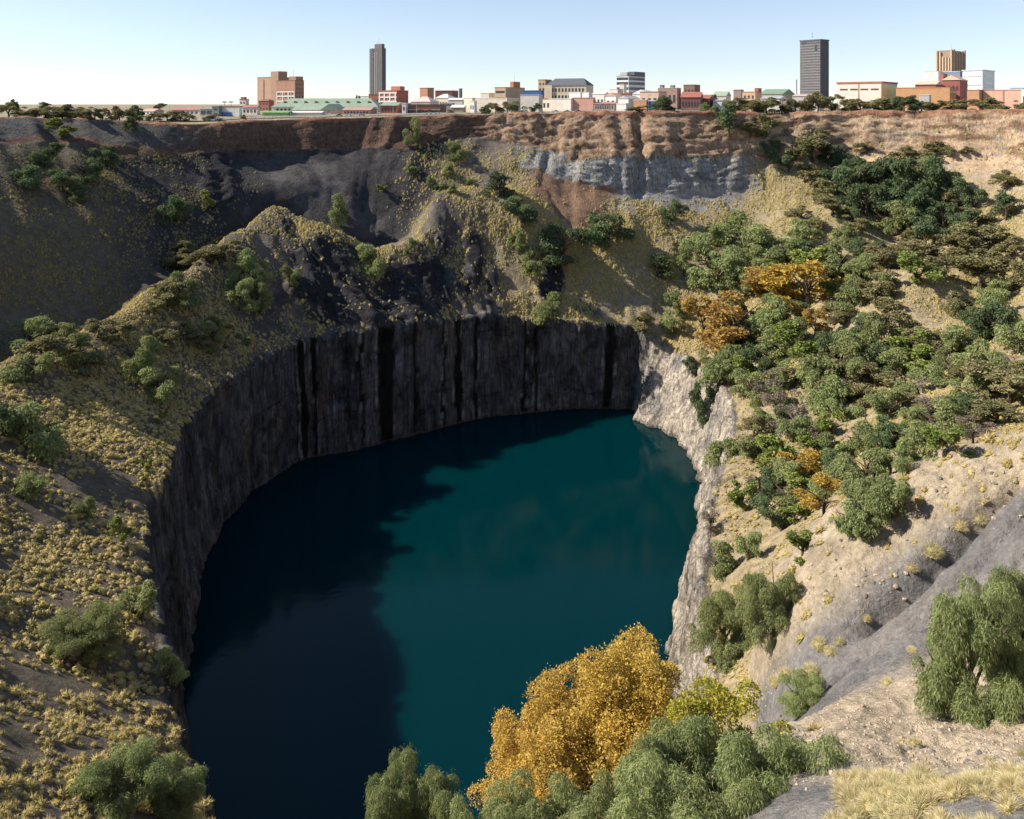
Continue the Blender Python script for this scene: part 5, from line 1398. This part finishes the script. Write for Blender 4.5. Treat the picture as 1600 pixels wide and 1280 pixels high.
# parked cars
M_tyre = mat_plain('tyre_rubber', (0.02, 0.02, 0.02), 0.9, 0.1)
def car_meshes(col):
    body = MB()
    prof = [(-2.1,.35),(-2.15,.75),(-1.9,.95),(-.9,1.0),(1.3,1.0),(2.0,.92),(2.15,.6),(2.1,.35)]
    n_ = len(prof)
    body.add([(x, -.85, z) for x, z in prof]+[(x, .85, z) for x, z in prof], [tuple(range(n_)), tuple(range(2*n_-1, n_-1, -1))]+[(i, i+n_, (i+1) % n_+n_, (i+1) % n_) for i in range(n_)])
    cab = MB()
    pr = [(-1.0,1.0),(-.45,1.48),(.75,1.5),(1.45,1.0)]
    cab.add([(x, -.78+.1*(z>1.2), z) for x, z in pr]+[(x, .78-.1*(z>1.2), z) for x, z in pr], [(0,1,2,3),(7,6,5,4),(0,4,5,1),(2,6,7,3),(3,7,4,0)])
    roof = MB(); roof.box(-.42, -.7, 1.47, .74, .7, 1.54)
    m = mat_plain('car_paint', col, 0.35, 0.05, 1.0, 0.5)
    return body.mesh('car_body', m), cab.mesh('car_glass', M_glass), roof.mesh('car_roof', m)
wb = MB(); wb.tube([(0,-.1,0),(0,.1,0)], .33, 10); W_ME = wb.mesh('car_wheel', M_tyre)
CARS = {c: car_meshes(v) for c, v in {'white': (0.8, .8, .8), 'silver': (0.5, .5, .52), 'red': (0.4, .04, .03), 'dark': (0.04, .05, .07), 'blue': (0.06, .12, .3)}.items()}
for (px, u, colr, l_) in [(545, 10.0, 'white', 'white car parked in front of the pink gable hall'), (530, 10.0, 'dark', 'dark car left of the white one by the fence'), (565, 10.2, 'silver', 'silver car parked right of the white one'),
        (684, 11.3, 'white', 'white car parked at the brown shop'), (670, 11.3, 'silver', 'silver car at the left of the brown shop'), (822, 12.8, 'white', 'white car behind the rim fence under the grey hall'),
        (845, 13.0, 'silver', 'silver car behind the fence left of the white van'), (868, 13.3, 'white', 'white car behind the fence at centre'), (886, 13.5, 'dark', 'dark car behind the fence at centre'), (903, 13.7, 'blue', 'blue car behind the fence below the pink brick building'),
        (812, 12.7, 'red', 'red car behind the fence near the roadside trees')]:
    c = np.argmin(np.abs(u_st-u)); off = 29
    base = rim_line(u, u, off, 2)[0]; Yd = base[1]; x = (px-800)/K*Yd
    o = bpy.data.objects.new('parked_car', None); COL.objects.link(o)
    o.location = (x, Yd, surface_z(x, Yd)); o.rotation_euler = (0, 0, random.uniform(-.3, .3)); tag(o, l_, 'car', 'cars parked along the rim street')
    b_, g_, r_ = CARS[colr]
    link('body', b_, o); link('glass', g_, o); link('roof', r_, o)
    for wx in (-1.35, 1.35):
        for wy in (-.8, .8): link('wheel', W_ME, o, (wx, wy, .33))

# ------------------------------------------------------------------ trees on the rim and in the town
def rim_tree(key, name, label, px, base, top, w, Yd, group):
    x = (px-800)/K*Yd; zg = surface_z(x, Yd); zt = CZ-(top-YH)/K*Yd
    tree(key, name, label, 'tree', (x, Yd, zg), w*Yd/K*1.12, max(zt-zg, 3.0)*1.02, group)
g = 'flat topped trees along the left rim'
for k, (px, top, w, Yd) in enumerate(sorted([(14, 160, 44, 420), (45, 166, 36, 420), (72, 164, 50, 425), (98, 163, 44, 425), (118, 167, 36, 430), (136, 166, 34, 425), (160, 168, 24, 430), (186, 166, 30, 440), (206, 168, 30, 445), (262, 172, 34, 470), (240, 174, 26, 465), (282, 172, 26, 470), (30, 172, 30, 415), (84, 172, 34, 420), (148, 173, 26, 425)])):
    rim_tree('olive', 'thorn_tree', 'olive thorn tree in the row along the left rim, %s from left' % ORD[k], px, 0, top, w, Yd, g)
rim_tree('dark', 'shade_tree', 'umbrella shaped dark tree above the left rim houses', 213, 0, 162.5, 28, 470, g)
rim_tree('dark', 'shade_tree', 'far dark tree on the skyline at the left edge', 24, 0, 155, 14, 640, g)
rim_tree('dark', 'shade_tree', 'far dark tree on the skyline left of the thorn row', 66, 0, 159, 26, 640, g)
rim_tree('dark', 'shade_tree', 'domed dark tree above the long red roof at left', 248, 0, 161.5, 22, 620, g)
for (px, w, l_) in [(296, 18, 'low bush on the rim corner at left, left one'), (336, 24, 'rounded grey green bush on the rim at left'), (320, 18, 'low bush on the rim left of the rounded one'), (380, 14, 'small yellow green bush by the left fence end')]:
    rim_tree('olive', 'bush', l_, px, 0, 178, w, 470, 'bushes on the left rim')
g = 'trees along the rim and street'
rim_tree('dark', 'conifer', 'dark conifer at the left foot of the dark tower', 559, 0, 145, 9, 640, g)
for (px, top, w, Yd, key, l_) in [(760, 163, 22, 512, 'dark', 'dark round tree on the rim left of the roadside trees'), (774, 160, 24, 535, 'olive', 'yellowish roadside tree right of the dark round tree'), (792, 159, 26, 535, 'olive', 'yellowish roadside tree in front of the long cream warehouse'),
        (808, 157, 26, 540, 'pepper', 'taller roadside tree left of the big grey hall'), (835, 161, 18, 545, 'dark', 'small dark tree in front of the big grey hall'), (1045, 149, 50, 524, 'dark', 'large dark round tree on the rim right of centre'), (1028, 154, 28, 522, 'dark', 'dark tree joined to the left of the large round one'),
        (1000, 165, 40, 520, 'olive', 'low olive bush on the rim left of the large dark tree'), (1101, 160, 22, 528, 'pepper', 'grey green round bush on the rim right of the large dark tree'), (1412, 146, 44, 515, 'dark', 'large dark tree hanging over the orange cliff at right'), (1430, 154, 28, 517, 'dark', 'dark tree joined to the right of the large one over the orange cliff'),
        (1122, 148, 24, 660, 'dark', 'dark tree behind the green gabled shed'), (706, 170, 14, 545, 'olive', 'small bush right of the brown shop')]:
    rim_tree(key, 'shade_tree', l_, px, 0, top, w, Yd, g)
for k, (px, top, w, Yd) in enumerate(sorted([(1148, 150, 36, 535), (1165, 155, 36, 532), (1198, 152, 46, 535), (1180, 158, 36, 530), (1222, 153, 34, 535), (1242, 152, 34, 535), (1262, 147, 36, 538), (1278, 143, 40, 540), (1300, 147, 36, 538), (1322, 150, 36, 535), (1344, 152, 40, 530), (1366, 153, 44, 528), (1390, 153, 36, 525), (1462, 156, 40, 515),
                        (1486, 156, 44, 512), (1510, 154, 44, 512), (1540, 153, 46, 505), (1560, 158, 30, 505), (1592, 156, 30, 505), (1440, 158, 30, 518)])):
    rim_tree('olive', 'thorn_tree', 'olive thorn tree in the row on the right rim, %s from left' % ORD[k], px, 0, top, w, Yd, 'thorn trees along the right rim')
for (px, w, l_) in [(351, 7, 'left of two small palms on the skyline at left'), (361, 8, 'right of two small palms on the skyline at left')]:
    Yd = 640; x = (px-800)/K*Yd
    o = bpy.data.objects.new('palm_tree', None); COL.objects.link(o); o.location = (x, Yd, surface_z(x, Yd)); tag(o, l_, 'tree', 'palms')
    t = MB(); t.tube([(0,0,-.3), (.1,0,3), (0,0,6)], [.25,.2,.18], 6); t.build('trunk', M_bark, o)
    f = MB()
    for k in range(14):
        a = k*2*math.pi/14
        c_, s_ = math.cos(a), math.sin(a); up = .9 if k % 2 else .2
        f.tube([(0,0,6), (c_*1.2, s_*1.2, 6.5+up*.5), (c_*2.2, s_*2.2, 5.8+up*.6)], [.1,.22,.03], 4, False)
    f.build('fronds', mat_plain('palm_frond', (0.06, .09, .035), .7, .2), o)
# bushes on the rim face
tree_px('bright', 'bush', 'sunlit yellow green bush on the shaded left rim face', 'bush', 98, 216, 34, 18, 'bushes on the rim face')
tree_px('dark', 'bush', 'dark bush in the shade of the left rim face', 'bush', 214, 206, 28, 20, 'bushes on the rim face')
tree_px('dark', T, 'dark green tree hanging on the rim face right of centre', 'tree', 1140, 208, 38, 40, 'bushes on the rim face')
tree_px('olive', 'thorn_tree', 'olive thorn tree right of the dark tree on the rim face', 'tree', 1196, 212, 46, 34, 'bushes on the rim face')
tree_px('olive', 'bush', 'olive bush below the dark tree on the rim face', 'bush', 1170, 212, 34, 18, 'bushes on the rim face')

# ------------------------------------------------------------------ stones and gravel of the rubble terrace
M_stone = mat_plain('rubble_stone', (0.40, 0.32, 0.235), 0.95, 0.3, 2.0, 0.15, 0.0, 0.4)
M_stone2 = mat_plain('dark_stone', (0.16, 0.145, 0.135), 0.95, 0.3, 2.0, 0.15, 0.0, 0.4)
def stone_mesh(seed, mat):
    r = np.random.default_rng(seed)
    v = [];
    for k in range(3):
        for j in range(6):
            a = j*math.pi/3+r.uniform(-.25, .25); rr_ = (.75, 1.0, .6)[k]*r.uniform(.75, 1.15)
            v.append((math.cos(a)*rr_, math.sin(a)*rr_*.8, (-.4, .15, .6)[k]*r.uniform(.8, 1.2)))
    v.append((0, 0, .75)); f = []
    for k in range(2):
        for j in range(6): f.append((k*6+j, k*6+(j+1) % 6, (k+1)*6+(j+1) % 6, (k+1)*6+j))
    for j in range(6): f.append((12+j, 12+(j+1) % 6, 18))
    f.append((5, 4, 3, 2, 1, 0))
    me = bpy.data.meshes.new('stone'); me.from_pydata(v, [], f); me.materials.append(mat); me.update(); return me
SM = [stone_mesh(i, M_stone) for i in range(5)]+[stone_mesh(20+i, M_stone2) for i in range(2)]
r2 = random.Random(9)
for k in range(190):
    px = r2.uniform(1300, 1600); py = r2.uniform(1128, 1222)
    if r2.random() < .3: py = r2.uniform(1150, 1200)
    p = surface_at(px, py); s = 0.07*math.exp(r2.gauss(0.25, 0.6))
    s = min(s, 0.45)
    o = link('stone', SM[r2.randrange(7)], terrain, p-np.array((0, 0, s*.15)))
    o.scale = (s, s, s*r2.uniform(.6, 1)); o.rotation_euler = (r2.uniform(-.4, .4), r2.uniform(-.4, .4), r2.uniform(0, 6.28))
for k in range(80):
    px, py = r2.choice([(r2.uniform(1340, 1600), r2.uniform(730, 830)), (r2.uniform(1260, 1420), r2.uniform(830, 940))])
    p = surface_at(px, py); s = r2.uniform(.12, .32)
    o = link('stone', SM[r2.randrange(7)], terrain, p)
    o.scale = (s, s, s*r2.uniform(.6, 1)); o.rotation_euler = (r2.uniform(-.4, .4), r2.uniform(-.4, .4), r2.uniform(0, 6.28))
# gravel too small to pick apart
gm_v, gm_f = [], []
tv = np.array([(1,0,0),(-1,0,0),(0,1,0),(0,-1,0),(0,0,.8),(0,0,-.6)]); tf = np.array([(0,2,4),(2,1,4),(1,3,4),(3,0,4),(2,0,5),(1,2,5),(3,1,5),(0,3,5)])
msk = ((sect(27.5, 28.8, 0.15)*band(3.4, 6.5, 0.1)+0.35*sect(25.7, 26.7, 0.2)*band(3.2, 6.5, .1))[:-1]*area*ok).ravel()
pk_ = rg.choice(len(msk), 5000, p=msk/msk.sum())
pp = G[:-1].reshape(-1, 3)[pk_]+e1.reshape(-1, 3)[pk_]*rg.uniform(0, 1, (5000, 1))+e2.reshape(-1, 3)[pk_]*rg.uniform(0, 1, (5000, 1))
sz = rg.uniform(.03, .11, 5000)
v = tv[None]*sz[:, None, None]*rg.uniform(.6, 1.3, (5000, 1, 3))+pp[:, None]
f = (tf[None]+np.arange(5000)[:, None, None]*6).reshape(-1, 3)
gr = link('gravel', mesh_np('gravel', v.reshape(-1, 3), f, M_stone))
tag(gr, 'loose tan gravel on the foreground terrace', 'gravel', kind='stuff')
